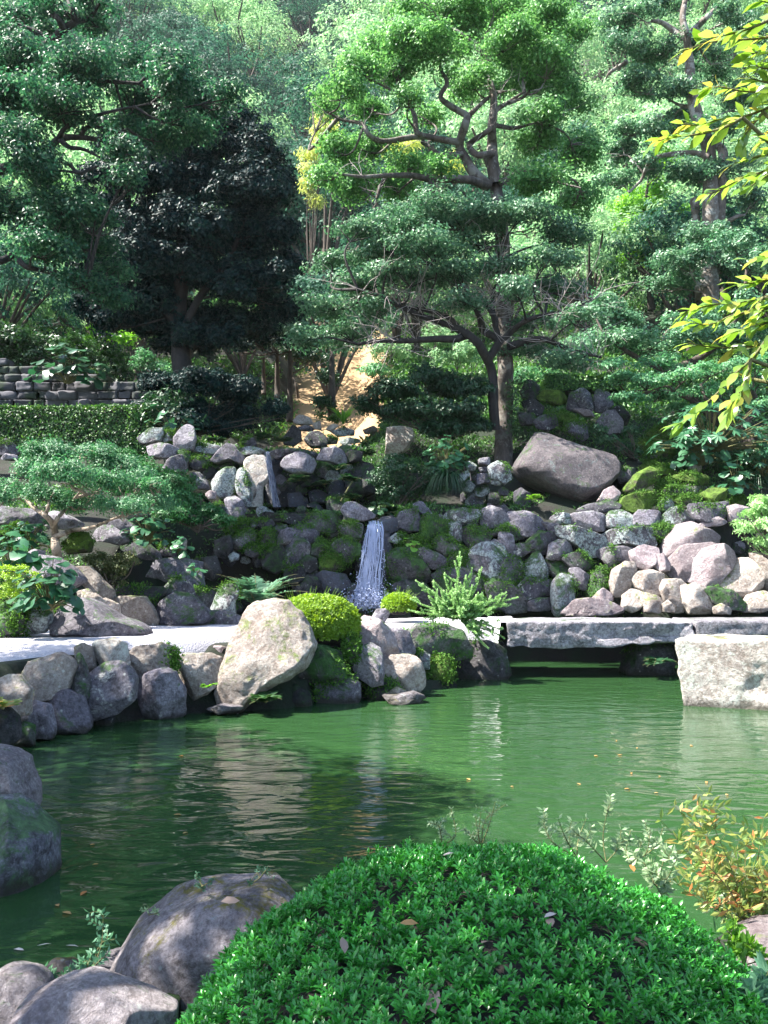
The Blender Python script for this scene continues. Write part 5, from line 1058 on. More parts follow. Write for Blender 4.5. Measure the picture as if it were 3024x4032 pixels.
for i, (x, y, a, b, D, lab, m_) in enumerate([(460,1800,80,40,29,'pale green bush in the sandy clearing behind the lone trunk','maple'),(540,1690,110,45,29,'grey-green sunlit bush under the long dark limb','hill'),(760,1640,120,50,29.5,'sunlit pale bush right of the grey-green one','hill'),(200,1950,60,30,25.5,'small green bush beside the stream head','mid'),(860,1730,110,60,29,'pale glittering bush behind the yew shrub','hill'),(240,1830,60,40,27,'round bush left of the lone trunk','mid'),(1230,1820,120,40,24.5,'silver-green bush right of the tall trunk','maple')]):
    shrub('bush', lab, 'bush', [bl(G, x, y, a, b, D)], m_, leaf=.12, tuft=.22, ntuft=50, per=30, seed=70 + i, sub=8, subk=.42)
V, F, a = blob_leaves([bl('B', 600, 215, 90, 22, 24.5), bl('B', 660, 235, 60, 15, 24)], 30, .1, .12, 120, rr); tag(mesh_obj('ground_cover', V, F, M['hedge'], attr=a, smooth=False), kind='stuff')
# juniper and maple on the left slope
shrub('juniper', 'spreading green juniper with feathery tips reaching right over the dark hollow', 'shrub', [bl('A', x, y, a * 1.05, b * 1.25, 15.3 + rr.uniform(-.3, .3)) for x, y, a, b in [(760,340,110,50),(880,400,130,55),(1010,470,130,55),(1120,560,120,50),(1230,630,90,35),(1310,680,70,25),(900,530,150,60),(1050,640,120,40),(1180,690,90,25),(780,470,120,60),(980,560,120,60)]], 'juniper', leaf=.07, tuft=.13, ntuft=260, per=50, seed=81, flat=.4, wd=.3, top=.1)
limbs = [('A',[345,900,330,830,328,770,315,700,270,650,200,600,120,520],12.6,.075,.02), ('A',[332,775,380,755,430,735,540,722,640,680,760,640],12.6,.045,.015), ('A',[318,710,345,660,400,600,480,500],12.6,.04,.015), ('A',[270,650,285,600,300,500,280,400],12.6,.03,.01)]
blobs = [bl('A', x, y, a * 1.1, b * 1.45, 12.6 + rr.uniform(-.5, .5)) for x, y, a, b in [(300,290,150,60),(500,280,170,55),(660,350,150,60),(190,390,140,70),(400,400,180,70),(600,460,180,60),(800,430,130,60),(90,500,110,60),(290,530,130,40),(480,580,150,40),(700,590,160,40),(880,570,120,45),(950,470,90,50),(0,540,90,40)]]
tree('small_maple', 'small maple with a pale forked trunk and airy layered leaves on the left slope', 'tree', atc('A', 345, 900, 12.6), limbs, blobs, 'maple_bark', 'smaple', leaf=.046, tuft=.12, ntuft=300, per=40, seed=82, flat=.6, wd=.45, sub=5, subk=.5)
shrub('small_shrub', 'small olive-green twiggy shrub above the dark ledge rock', 'shrub', [bl('A', x, y, a, b, 12.8) for x, y, a, b in [(600,930,90,55),(700,960,90,70),(640,1010,90,50),(560,910,60,30),(760,910,60,40)]], 'olive', leaf=.035, tuft=.08, ntuft=500, per=40, seed=83)
shrub('clipped_bush', 'bright yellow-green clipped bush at the left edge above the mossy dark rock', 'bush', [bl('A', 40, 1050, 190, 110, 10.6)], 'round', leaf=.03, tuft=.05, ntuft=1300, per=30, sub=0, seed=84, inner=.93, fill=.02)
def dome(name, label, c, rx, ry, rz, mat, leaf, n, seed, lowdark=None):
    r = np.random.default_rng(seed); d = rand_dirs(n * 2, r); d = d[d[:, 2] > -.45][:n]
    P = np.array(c) + d * np.array((rx, ry, rz)) * (1 + .05 * fbm(d * 3.5, seed, 4) - .08 * r.random(len(d)) ** 2)[:, None]
    N = unit(d / np.array((rx, ry, rz)) + r.normal(size=d.shape) * .45 / rx); D = unit(np.cross(N, rand_dirs(len(d), r)) + N * .5)
    V, F, a = leaves(P, D, N, leaf * (.7 + .6 * r.random(len(d))), leaf * .55, r=r)
    root = empty(name, (c[0], c[1], c[2] - rz * .4), label, 'bush')
    mesh_obj('foliage', V, F, M[mat], parent=root, attr=a, smooth=False)
    v, f = ICO[4]; mesh_obj('branches', np.array(c) + v * np.array((rx, ry, rz)) * .93, f, M['bark_d'], parent=root)  # solid dark body under the leaf shell
    sp = []                                                   # fine grass-like shoots sticking out of the top
    for k in range(40):
        q = unit(np.array([r.normal() * .6, r.normal() * .4, .8])); b = np.array(c) + q * np.array((rx, ry, rz)); e = b + unit(q + np.array((.3, 0, .4))) * leaf * (1.5 + 2 * r.random())
        sp.append(tube(np.array([b, (b + e) / 2 + (0, 0, .01), e]), [.004, .002], k=3))
    V, F, a = join(sp); mesh_obj('shoots', V, F, M[mat], parent=root, attr=a)
    return root
s_ = CROP['B'][2] / 3.9375 / FPX
c = atc('B', 520, 1440, 11.3); dome('clipped_bush', 'round clipped yellow-green bush behind the standing boulder', c, 250 * s_ * 11.3, 240 * s_ * 11.3, 165 * s_ * 11.3, 'round', .045, 20000, 85)
c = atc('B', 1010, 1330, 13.4); dome('clipped_bush', 'small round clipped bush at the right foot of the lower waterfall', c, 95 * s_ * 13.4, 95 * s_ * 13.4, 65 * s_ * 13.4, 'round', .045, 5000, 86)
# right juniper
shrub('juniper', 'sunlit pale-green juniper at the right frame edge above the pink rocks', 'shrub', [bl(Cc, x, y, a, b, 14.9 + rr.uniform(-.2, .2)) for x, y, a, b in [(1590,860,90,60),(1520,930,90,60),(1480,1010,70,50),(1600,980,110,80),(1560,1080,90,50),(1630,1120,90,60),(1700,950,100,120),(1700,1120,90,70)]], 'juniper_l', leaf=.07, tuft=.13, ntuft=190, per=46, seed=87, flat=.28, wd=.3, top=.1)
# ferns -----------------------------------------------------------------------
def frond(base, d, L, r, w=.25, n=26, sag=.5, leafl=.12):
    t = np.linspace(0, 1, n); d = unit(np.asarray(d, dtype=float)); h = unit(np.array((d[0], d[1], 0.0)) + 1e-6)
    P = np.asarray(base)[None] + d[None] * (t * L)[:, None] - np.array((0, 0, 1))[None] * (sag * L * t ** 2)[:, None] + h[None] * (.15 * L * t ** 2)[:, None]
    T = unit(np.gradient(P, axis=0)); side = unit(np.cross(T, np.array((0, 0, 1.0)))); up = np.cross(side, T)
    out = []
    for s in (-1, 1):
        k = np.arange(3, n); ln = leafl * L / .6 * np.sin(np.clip(t[k] * 1.15 + .05, 0, 1) * math.pi) ** .7 + .01
        dd = unit(side[k] * s + T[k] * .55 + r.normal(size=(len(k), 3)) * .12)
        out.append(leaves(P[k], dd, up[k] + r.normal(size=(len(k), 3)) * .15, ln, ln * w + .006, r=r, fold=.1))
    return join(out), tube(P, [.006, .002], k=4)
def fern(name, label, base, n, L, mat, seed, up=.9, cat='fern', group=None, leafl=.16, sag=.5, lean=(0, 0), w=.25):
    carve(base[0], base[1], L * .6, base[2] + .03, back=.1)
    r = np.random.default_rng(seed); root = empty(name, tuple(base), label, cat, group); A = []; B_ = []
    for i in range(n):
        th = r.random() * 6.283; d = (math.cos(th) + lean[0], math.sin(th) + lean[1], up * (.5 + r.random())); q = frond(base, d, L * (.6 + .5 * r.random()), r, leafl=leafl, sag=sag, w=w); A.append(q[0]); B_.append(q[1])
    V, F, a = join(A); mesh_obj('fronds', V, F, M[mat], parent=root, attr=a, smooth=False)
    V, F, a = join(B_); mesh_obj('stalks', V, F, M['stem'], parent=root)
    return root
fern('fern', 'large pale grey-green fern at the foot of the shaded wall, left of the round bush', atc('I', 640, 1640, 14.2), 40, 1.15, 'fern', 91, leafl=.085, up=1.5, sag=.4, w=.3)
fern('fern', 'fresh green ferns at the foot of the mounded shrub', atc('B', 960, 800, 17.5), 22, .6, 'mid', 92)
fern('fern', 'small fern in the dark hollow under the huge boulder', atc(Cc, 265, 840, 17.4), 10, .35, 'fresh', 93)
fern('fern', 'fern sprouting low from the underside of the standing boulder', atc('A', 1580, 1760, 9.75), 14, .35, 'ivy', 94, leafl=.25)
fern('fern', 'tiny pale fern leaf in the gap left of the standing boulder', atc('A', 1235, 1670, 9.6), 5, .16, 'fresh', 95, leafl=.3)
fern('fern', 'dry straw-coloured fern at the left frame edge over the pond', atc('A', 20, 1800, 7.4), 12, .35, 'nandina', 96, leafl=.2)
fern('fern', 'dark fern growing on the support stone under the bridge', atc(Cc, 980, 1790, 13.2), 10, .35, 'mid', 97, leafl=.25)
for i, (x, y, D, lab) in enumerate([(700, 270, 19.9, 'patch of low ferns on the ledge above the upper fall, left of the boulder'), (860, 290, 20.2, 'patch of low ferns on the ledge right of the thin capstone'), (300, 290, 19.6, 'grassy fern tuft behind the pointed purple rock'), (1300, 520, 18.9, 'green fern under the triangular rock at the grotto'), (1400, 610, 18.7, 'hanging fern at the right rim of the grotto'), (1200, 640, 18.9, 'small fern over the grotto ledge'), (990, 610, 18.8, 'tiny fern below the lozenge rock'), (1540, 400, 19.5, 'leafy fern clump above the brown earthy rock'), (1440, 760, 18.2, 'trailing fern on the mossy edge right of the grotto')]):
    fern('fern', lab, atc('I', x, y, D), 14, .38, 'mid', 100 + i, group='small ferns of the waterfall walls', leafl=.22)
# feathery evergreen
def feathery(base, seed):
    r = np.random.default_rng(seed); root = empty('feathery_evergreen', tuple(base), 'bright green feathery evergreen with long radiating shoots at the left end of the bridge', 'shrub'); A = []; B_ = []
    dirs = [(-.95, -.1, .75, .9), (-.35, 0, 1.1, .72), (-.02, -.1, 1.3, 1.0), (.3, 0, 1.2, .78), (.62, -.1, 1.2, .85), (.9, -.1, .42, .85), (1.15, -.1, .28, 1.0), (-1.1, -.1, .35, .85), (-1.2, -.2, .1, .85), (-.7, 0, .9, .7), (.2, 0, .95, .6), (.5, -.5, .1, .7), (.8, -.5, -.1, .75), (.5, -.6, -.4, .75), (.9, -.5, -.3, .8), (-.5, -.5, .2, .5), (.1, -.6, .3, .55), (.3, -.7, -.2, .6), (.65, -.5, -.6, .6)]
    for k in range(60): dirs.append((r.normal() * .8, -.3 + r.normal() * .4, .15 + r.random() * .8, .35 + .25 * r.random()))
    for dx, dy, dz, L_ in dirs:
        shoots = [(np.array(base), unit(np.array((dx, dy, dz))), L_ * .95, dz)]
        for q in range(7):
            tt = .2 + .7 * r.random(); d0 = shoots[0][1]; st = np.array(base) + d0 * tt * L_ * .95 + np.array((0, 0, .08 * L_ * tt ** 2))
            shoots.append((st, unit(d0 + r.normal(size=3) * .45 + np.array((0, 0, .12))), L_ * (.18 + .3 * r.random()) * (1.15 - tt), dz))
        for b0_, d, l_, dz_ in shoots:
            n = max(8, int(l_ * 190)); t = np.linspace(.05, 1, n); wv = unit(np.cross(d, r.normal(size=3)))
            P = b0_[None] + d * (t * l_)[:, None] + np.array((0, 0, 1.0)) * ((.10 if dz_ > 0 else -.12) * l_ * t ** 2)[:, None] + wv[None] * (.05 * l_ * np.sin(t * 5 + r.random() * 6))[:, None]
            ax = unit(np.gradient(P, axis=0))
            for rep_ in (0, 1):
                q = rand_dirs(n, r); q = unit(q - (q * ax).sum(1)[:, None] * ax)
                A.append(leaves(P, q + ax * .8, ax + rand_dirs(n, r) * .5, .042 * (1.1 - .5 * t), .017, r=r, tint=np.clip(t * .6 + .4 * r.random(n), 0, 1)))
            B_.append(tube(P[::4] if n > 12 else P[::3], [.006, .002], k=3))
    V, F, a = join(A); mesh_obj('needles', V, F, M['juniper_l'], parent=root, attr=a, smooth=False)
    V, F, a = join(B_); mesh_obj('shoots', V, F, M['bark'], parent=root)
feathery(atc('B', 1370, 1410, 12.9), 99)
# leopard plants and other big-leaved plants
def disc_leaf(c, n, R, r, k=11):
    n = unit(np.asarray(n, dtype=float)); a = unit(np.cross(n, r.normal(size=3))); b = np.cross(n, a)
    th = np.linspace(.25, 2 * math.pi - .25, k); rad = R * (1 + .07 * np.sin(th * 5 + r.random() * 6))
    ring = c + a * (rad * np.cos(th))[:, None] + b * (rad * np.sin(th))[:, None] + n * (R * .18 * np.cos(th * 2 + r.random() * 6))[:, None] - n * R * .12
    V = np.vstack([c[None], ring]); F = np.array([[0, i, i + 1] for i in range(1, k)]); return V, F, np.full(len(V), r.random())
def big_leaf_plant(name, label, base, w, h, n, R, mat, seed, cat='plant', dep=.7, group=None):
    carve(base[0], base[1], w * .5, base[2] + .03, back=.1)
    r = np.random.default_rng(seed); root = empty(name, tuple(base), label, cat, group); A = []; B_ = []; base = np.array(base)
    for i in range(n):
        q = rand_dirs(1, r)[0]; q[2] = abs(q[2]); q[1] = -abs(q[1]) * dep if r.random() < .7 else q[1] * dep
        c = base + q * np.array((w / 2, w / 2, h)) * (.6 + .45 * r.random()); nn = unit(q * np.array((.6, .9, .6)) + np.array((0, -.15, .7)) + r.normal(size=3) * .25)
        A.append(disc_leaf(c, nn, R * (.65 + .5 * r.random()), r)); B_.append(tube(smoothpath([base + q * .03, (base + c) / 2 + (0, 0, h * .1), c - nn * R * .12], 3), [.008, .005], k=4))
    V, F, a = join(A); mesh_obj('leaves', V, F, M[mat], parent=root, attr=a)
    V, F, a = join(B_); mesh_obj('stalks', V, F, M['stem'], parent=root)
BP = big_leaf_plant; GL = 'leopard plants with round leaves'
BP('leopard_plant', 'leopard plant with big round blue-green leaves beside the bright clipped bush', atc('A', 290, 1210, 10.2), .95, .72, 60, .10, 'leopard', 111, group=GL)
BP('leopard_plant', 'leopard plant behind the bright clipped bush at the left edge', atc('A', 60, 960, 11.2), .9, .5, 34, .11, 'leopard', 112, group=GL)
BP('leopard_plant', 'leopard plant under the left side of the small maple', atc('A', 170, 850, 12.9), 1.1, .5, 46, .09, 'leopard', 113, group=GL)
BP('leopard_plant', 'leopard plant with pale rimmed leaves on the shaded slope by the juniper', atc('A', 880, 820, 14.3), .95, .75, 50, .09, 'leopard', 114, group=GL)
BP('leopard_plant', 'small leopard plant in the dark near the white-faced rock', atc('A', 1070, 890, 14.6), .4, .4, 14, .08, 'leopard', 115, group=GL)
BP('leopard_plant', 'leopard plant between the hedge end and the pointed purple rock', atc('A', 1020, 190, 19.2), 1.4, .9, 40, .13, 'leopard', 116, group=GL)
BP('leopard_plant', 'large leopard plant hanging on the stone block wall', atc(Fc, 340, 1930, 22.2), 2.2, 1.2, 44, .19, 'leopard', 117, group=GL)
BP('leopard_plant', 'leopard plant above the pile of stones, left of the tall tree', atc('B', 1300, 520, 18.3), 1.2, .8, 46, .11, 'leopard', 118, group=GL)
BP('leopard_plant', 'three round leaves sprouting from the mossy wall right of the lower fall', atc('J', 465, 545, 15.7), .4, .25, 8, .07, 'fresh', 119, group=GL)
BP('leopard_plant', 'leopard plant beneath the umbrella-leaved shrub on the right slope', atc(Cc, 1230, 640, 18.2), 1.4, .8, 46, .12, 'leopard', 120, group=GL)
BP('leopard_plant', 'pale leopard plant by the right frame edge on the mossy slope', atc(Cc, 1430, 790, 17.4), 1.0, .8, 26, .12, 'leopard', 121, group=GL)
BP('leopard_plant', 'round-leaved plant on the lip of the ledge under the mounded shrub', atc('B', 900, 800, 17.3), .9, .35, 26, .07, 'mid', 122, group=GL)
BP('leopard_plant', 'wisp of round leaves on the layered grey ridge', atc('A', 1160, 1000, 14.0), .35, .3, 9, .06, 'leopard', 123, group=GL)
def palmate(name, label, base, w, h, n, L_, mat, seed):
    r = np.random.default_rng(seed); root = empty(name, tuple(base), label, 'shrub'); P = []; D = []; N = []; base = np.array(base); B_ = []
    for i in range(n):
        q = rand_dirs(1, r)[0]; q[2] = abs(q[2]); q[1] = -abs(q[1]); c = base + q * np.array((w / 2, w / 2, h)) * (.7 + .35 * r.random()); nn = unit(q * .6 + np.array((0, -.2, .8)) + r.normal(size=3) * .2)
        a = unit(np.cross(nn, r.normal(size=3))); b = np.cross(nn, a)
        for th in np.linspace(-2.4, 2.4, 8): P.append(c); D.append(a * math.cos(th) + b * math.sin(th) - nn * .2); N.append(nn)
        B_.append(tube(np.array([base, (base + c) / 2 + (0, 0, .05), c]), [.015, .007], k=4))
    V, F, a = leaves(np.array(P), np.array(D), np.array(N), L_ * (.8 + .3 * r.random(len(P))), L_ * .32, r=r)
    mesh_obj('leaves', V, F, M[mat], parent=root, attr=a, smooth=False); V, F, a = join(B_); mesh_obj('stalks', V, F, M['stem'], parent=root)
palmate('umbrella_leaf_shrub', 'shrub with dark umbrella-shaped leaves below the gnarled maple', atc(Cc, 1290, 560, 18.6), 3.2, 1.3, 75, .22, 'leopard', 131)
palmate('umbrella_leaf_shrub', 'smaller umbrella-leaved shrub cut by the right frame edge', atc(Cc, 1600, 700, 18.0), 1.2, .9, 24, .2, 'leopard', 132)
shrub('ivy_bank', 'dark creeper-covered bank under the gnarled maple at the right edge', 'ivy', [bl(Cc, x, y, a, b, 18.7) for x, y, a, b in [(1400,640,130,60),(1540,620,130,80),(1500,740,130,60),(1640,700,110,100),(1600,560,100,60)]], 'ivy', leaf=.08, tuft=.16, ntuft=90, per=34, seed=133)
shrub('creeper', 'small leafy creeper on the slope right of the huge boulder', 'creeper', [bl(Cc, x, y, a, b, 18.9) for x, y, a, b in [(680,490,60,30),(760,540,60,40),(850,560,50,30),(650,430,40,30),(820,440,60,25)]], 'mid', leaf=.06, tuft=.12, ntuft=170, per=24, seed=134)
# grass tuft
def blades(name, label, base, n, L_, mat, seed, wd=.012, cat='grass tuft', fall=.9, spread=.5, dirx=0):
    r = np.random.default_rng(seed); parts = []
    for i in range(n):
        th = r.random() * 6.283; h = np.array((math.cos(th) * spread + dirx, math.sin(th) * spread - .1, 0)); t = np.linspace(0, 1, 7); l = L_ * (.5 + .6 * r.random())
        P = np.array(base) + np.outer(t, h) * l + np.outer(t - fall * t ** 2, (0, 0, 1)) * l; T = unit(np.gradient(P, axis=0)); s = unit(np.cross(T, (0, 0, 1.0) + r.normal(size=3) * .2)); w = wd * (1 - t ** 2)[:, None] + .001
        V = np.stack([P - s * w, P + s * w], 1).reshape(-1, 3); k = np.arange(6)[:, None] * 2; parts.append((V, k + np.array([[0, 1, 3, 2]]), np.full(len(V), r.random())))
    V, F, a = join(parts); return tag(mesh_obj(name, V, F, M[mat], loc=np.array(base), attr=a), label, cat)
blades('grass_tuft', 'long drooping grass tuft at the right of the mounded shrub', atc('B', 1300, 600, 17.9), 160, 1.1, 'mid', 141, fall=1.3)
blades('grass_tuft', 'bright spiky grass at the head of the stream', atc('B', 680, 255, 23.3), 60, .9, 'fresh', 142, fall=.5, wd=.02)
blades('grass_tuft', 'dark grass hanging on the bank at the right edge', atc(Cc, 1560, 720, 18.2), 120, 1.0, 'mid', 143, fall=1.4)
tag(mesh_obj('bamboo_stick', *tube([atc('I', 1330, 775, 18.4), atc('I', 1425, 612, 18.6)], .02, k=6)[:2], M['stem'], loc=atc('I', 1330, 775, 18.4)), 'thin bamboo stick leaning at the right of the grotto', 'stick')
# stone block wall on the left
def block_wall():
    r = np.random.default_rng(150); parts = []; z = 5.8; row = 0
    while z < 8.0:
        h = .22 + .09 * r.random(); x = -14.2 + r.random() * .3
        while x < -6.5:
            w = .26 + .42 * r.random(); top = np.interp(x, [-14, -10.6, -6.6], [8.2, 7.65, 6.9])
            if z + h < top + .15:
                y = 22.25 - .04 * r.random() + (z - 5.8) * .12; g = .006
                c = [(x + g, y), (x + w - g, y + .02 * r.normal()), (x + w - g, y + .5), (x + g, y + .5)]
                V, F = slab_mesh(c, z + h - g, z + g, int(r.integers(999)), n=(7, 3, 5), rough=.07); parts.append((V, F, np.full(len(V), r.random())))
            x += w
        z += h; row += 1
    V, F, a = join(parts); root = empty('stone_wall', (-10.3, 22.5, 5.8), 'retaining wall of squared mossy stone blocks behind the long hedge', 'wall')
    mesh_obj('blocks', V, F, M['wallblock'], parent=root, attr=a)
    V, F = slab_mesh([(-14.2, 22.4), (-6.6, 22.4), (-6.6, 23.2), (-14.2, 23.2)], 6.6, 5.2, 3, n=(20, 3, 5)); mesh_obj('mortar', V, F, M['soil'], parent=root)
m, t, bs = newmat('wall_block'); a_ = N_(t, 'ShaderNodeAttribute', attribute_name='tint'); tc = N_(t, 'ShaderNodeTexCoord'); n = noise(t, tc.outputs['Object'], 6, 6, .7); n2 = noise(t, tc.outputs['Object'], 1.3, 4, .6)
c = mixc(t, a_.outputs['Fac'], (.035, .035, .045), (.12, .115, .135)); c = mixc(t, ramp(t, n, [(.35, .6), (.6, 0.0)]), c, (.05, .05, .06)); c = mixc(t, ramp(t, n2, [(.48, 0.0), (.60, .9)]), c, (.025, .045, .02))  # dark base tones put the drooping tree's shade into the blocks
t.links.new(c, bs.inputs['Base Color']); bs.inputs['Roughness'].default_value = .9; M['wallblock'] = m
block_wall()
HAZE = .0002
# ---------------------------------------------------------------- wooded hill behind
def forest_proto(seed, R, mat, leaf, nb=24, hh=1.0, bark='bark'):
    r = np.random.default_rng(seed); bs = []
    for i in range(nb):
        d = rand_dirs(1, r)[0]; d[2] = abs(d[2]) * .9 - .15; k = .22 + .2 * r.random(); bs.append((np.array((0, 0, R * 1.2 * hh)) + d * np.array((R, R, R * .85 * hh)) * (1 - k * .5), R * k, R * k, R * k * .8))
    bs.append((np.array((0, 0, R * 1.2)), R * .55, R * .55, R * .5))
    V, F, a = blob_leaves(bs, 24, leaf, leaf * 2.2, 1 / (leaf * 1.15) ** 2 * .36, r, flat=.7, top=.1, inner=.8, nr=.24)
    parts = [tube(smoothpath([(0, 0, -1.5), (.1, 0, R * .3), (0, .1, R * 1.2)], 4), [R * .07, R * .04], k=7)]
    for c, a1, b1, c1 in bs[:10]: parts.append(tube(smoothpath([(0, 0, R * .3), np.asarray(c) * np.array((.5, .5, .7)), c], 3), [R * .03, R * .012], k=5))
    Vt, Ft, at_ = join(parts)
    return (V, F, a, mat), (Vt, Ft, bark)
protos = []
for i, (R, mat, leaf, hh) in enumerate([(3.2, 'hill', .17, 1.0), (3.6, 'hill', .18, .9), (3.0, 'hill2', .17, 1.1), (4.0, 'hill', .19, .85), (3.4, 'hill2', .18, 1.0), (2.6, 'main', .16, 1.1)]):
    (V, F, a, m_), (Vt, Ft, bk) = forest_proto(200 + i, R, mat, leaf, nb=24, hh=hh)
    root = empty('hillside_tree', (0, 0, 0), 'x', 'tree', 'broadleaf trees covering the hill')
    t1 = mesh_obj('trunk', Vt, Ft, M[bk], parent=root); c1 = mesh_obj('crown', V, F, M[m_], parent=root, attr=a, smooth=False)
    protos.append((root, [t1, c1], R, m_))
LAB = {'hill': 'sunlit pale green rounded tree among the trees covering the hill', 'hill2': 'dark bluish green rounded tree among the trees covering the hill', 'main': 'small fresh green tree among the trees covering the hill'}
used = [False] * len(protos)
def place(i, x, y, s, rz, dz=0):
    root, ch, R, m_ = protos[i]; loc = (x, y, hz(x, y) - .3 + dz)
    if not used[i]: o = root; used[i] = True; kids = None
    else:
        o = root.copy(); C.objects.link(o)
        for c_ in ch: d = c_.copy(); C.objects.link(d); d.parent = o
    o.location = loc; o.rotation_euler = (0, 0, rz); o.scale = (s, s, s * 1.02); o['label'] = LAB[m_]; return o
r = np.random.default_rng(77); pts = []
carve(5.9, 14.6, 4.0, .35, back=.6, fr=1.9)
y = 36.0
while y < 190:
    sp = 5.2 + (y - 36) * .05; x = -.56 * y - 3 + r.random() * sp
    while x < .56 * y + 3:
        px, pyy = x + r.normal() * sp * .22, y + r.normal() * sp * .22; pts.append((px, pyy, sp)); x += sp
    y += sp * .92
for (x, y, sp) in pts:
    u = x / y; v = vnoise(np.array([[x * .045, y * .045, 0.3]]), 4)[0]
    dark = v > .38 or (-.14 < u < -.02 and y > 50)
    i = int(r.choice([2, 4])) if dark else int(r.choice([0, 1, 3, 0, 1, 5]))
    if r.random() < .12: i = int(r.integers(6))
    place(i, x, y, sp / 6.0 * (.8 + .5 * r.random()) * 1.22, r.random() * 6.28)
for (x, y, i, s) in [(-15, 30, 0, 1), (-12, 33, 1, 1), (-17, 35, 4, 1), (8, 31, 0, .9), (11.5, 30, 2, 1), (14.5, 29, 4, 1), (5.2, 33, 1, .8), (-6, 34, 5, .9), (-9.5, 30.5, 2, .9), (1.5, 36, 0, .8), (16, 24, 2, 1), (18, 32, 0, 1.1), (-13, 26.5, 2, .9), (-17, 27, 0, 1.1)]:
    place(i, x, y, s, r.random() * 6)
# ---------------------------------------------------------------- trees beside the viewer (mostly above and left of the frame): they shade the near bank
def near_tree(label, base, tops, seed, leafm='left', dens=60):
    r = np.random.default_rng(seed); root = empty('shade_tree', base, label, 'tree'); base = np.array(base); c0 = np.mean([t[0] for t in tops], axis=0)
    fork = base + (c0 - base) * np.array((.3, .3, .55)); parts = [tube(smoothpath([base - (0, 0, .2), base + (0, 0, 1.0), fork], 5), [.22, .14], k=9, wob=.1)]
    for c, rx, ry, rz in tops: parts.append(tube(smoothpath([fork, (fork + c) / 2 + (0, 0, .2), c], 4), [.09, .03], k=6))
    V, F, a = join(parts); mesh_obj('trunk', V, F, M['bark'], parent=root)
    V, F, a = blob_leaves(sub_blobs(tops, 7, .5, r), 26, .09, .25, dens, r, flat=.6, top=0); mesh_obj('crown', V, F, M[leafm], parent=root, attr=a, smooth=False)
near_tree('shade tree just left of the viewer, outside the picture', (-4.2, 1.2, .1), [(np.array(c), a, a, a * .55) for c, a in [((-3.6, 1.9, 5.4), 1.3), ((-4.6, 1.0, 6.2), 1.3), ((-2.9, .6, 5.2), 1.2), ((-4.2, 2.9, 5.6), 1.0), ((-3.2, 2.9, 5.2), .8), ((-2.6, 1.9, 4.9), .9), ((-3.9, 3.4, 5.0), .8), ((-4.6, 3.6, 6.0), 1.0)]], 301, dens=26)
near_tree('shade tree on the left bank of the pond, outside the picture', (-7.0, 6.2, .6), [(np.array(c), a, a, a * .55) for c, a in [((-5.6, 5.2, 5.4), 1.0), ((-6.2, 6.6, 6.2), 1.3), ((-5.2, 6.4, 5.0), .9), ((-6.8, 5.0, 5.6), 1.2), ((-7.2, 7.2, 6.8), 1.2), ((-4.9, 4.6, 4.8), .9), ((-7.4, 8.6, 6.2), 1.1), ((-4.2, 5.0, 5.2), .8), ((-4.6, 5.8, 6.0), .9), ((-5.4, 4.2, 7.0), 1.1), ((-6.2, 5.4, 7.6), 1.2), ((-5.0, 4.0, 4.4), .9), ((-6.6, 4.0, 6.6), 1.0), ((-4.7, 3.5, 3.9), .8), ((-5.4, 4.0, 3.5), .9), ((-4.0, 4.4, 4.6), .7)]], 302)
# ---------------------------------------------------------------- foreground azalea
def azalea(c, rx, ry, rz, n, seed):
    r = np.random.default_rng(seed); d = rand_dirs(n * 2, r); d = d[(d[:, 2] > -.15)][:n]; c = np.array(c)
    bump = 1 + .05 * fbm(d * 3.2, seed, 4) + np.where(r.random(len(d)) < .04, .035 * r.random(len(d)), 0)
    P = c + d * np.array((rx, ry, rz)) * (bump - .05 * r.random(len(d)))[:, None]
    ax = unit(d / np.array((rx, ry, rz)) * .6 + np.array((0, 0, .75)) + r.normal(size=d.shape) * .22)
    LP, LD, LN, LL, TT = [], [], [], [], []
    a = unit(np.cross(ax, rand_dirs(len(ax), r))); b = np.cross(ax, a); shade = r.random(len(ax))
    for k in range(9):
        th = k * 2.4 + r.random(len(ax)) * .6; tilt = .35 + .09 * k + r.random(len(ax)) * .25; h = .022 * (1 - k / 9)
        dirn = ax * np.cos(tilt)[:, None] + (a * np.cos(th)[:, None] + b * np.sin(th)[:, None]) * np.sin(tilt)[:, None]
        LP.append(P + ax * h); LD.append(dirn); LN.append(ax + dirn * -.3); LL.append(.028 * (.65 + .5 * r.random(len(ax))) * (1 - .25 * (k < 3))); TT.append(np.clip(shade * .55 + r.random(len(ax)) * .45, 0, 1))
    LP, LD, LN = map(np.concatenate, (LP, LD, LN)); LL = np.concatenate(LL); TT = np.concatenate(TT)
    V, F, at_ = leaves(LP, LD, LN, LL, LL * .36, r=r, shape='leaf', fold=.18, tint=TT)
    root = empty('azalea_bush', (c[0], c[1], c[2] - .1), 'big rounded glossy green azalea bush filling the foreground', 'bush')
    mesh_obj('foliage', V, F, M['azalea'], parent=root, attr=at_)
    v, f = ICO[5]; core = c + v * np.array((rx, ry, rz)) * (.93 + .03 * fbm(v * 3.2, seed, 3))[:, None]; mesh_obj('branches', core, f, M['bark_d'], parent=root)  # solid dark core, colours the gaps between leaves as shade
AZ = ((.28, 2.50, .04), .92, 1.0, .685)
azalea(*AZ, 15000, 401)
def on_az(px, py, lift=1.0):
    """point of the azalea surface under a pixel"""
    o = np.array((0, 0, EYE)); d = at(px, py, 1.0) - o; c = np.array(AZ[0]); R = np.array((AZ[1], AZ[2], AZ[3])) * 1.03 * lift
    q = (o - c) / R; e = d / R; A = e @ e; B = q @ e; Cq = q @ q - 1; dis = B * B - A * Cq
    t = (-B - math.sqrt(max(dis, 0))) / A; return o + d * t
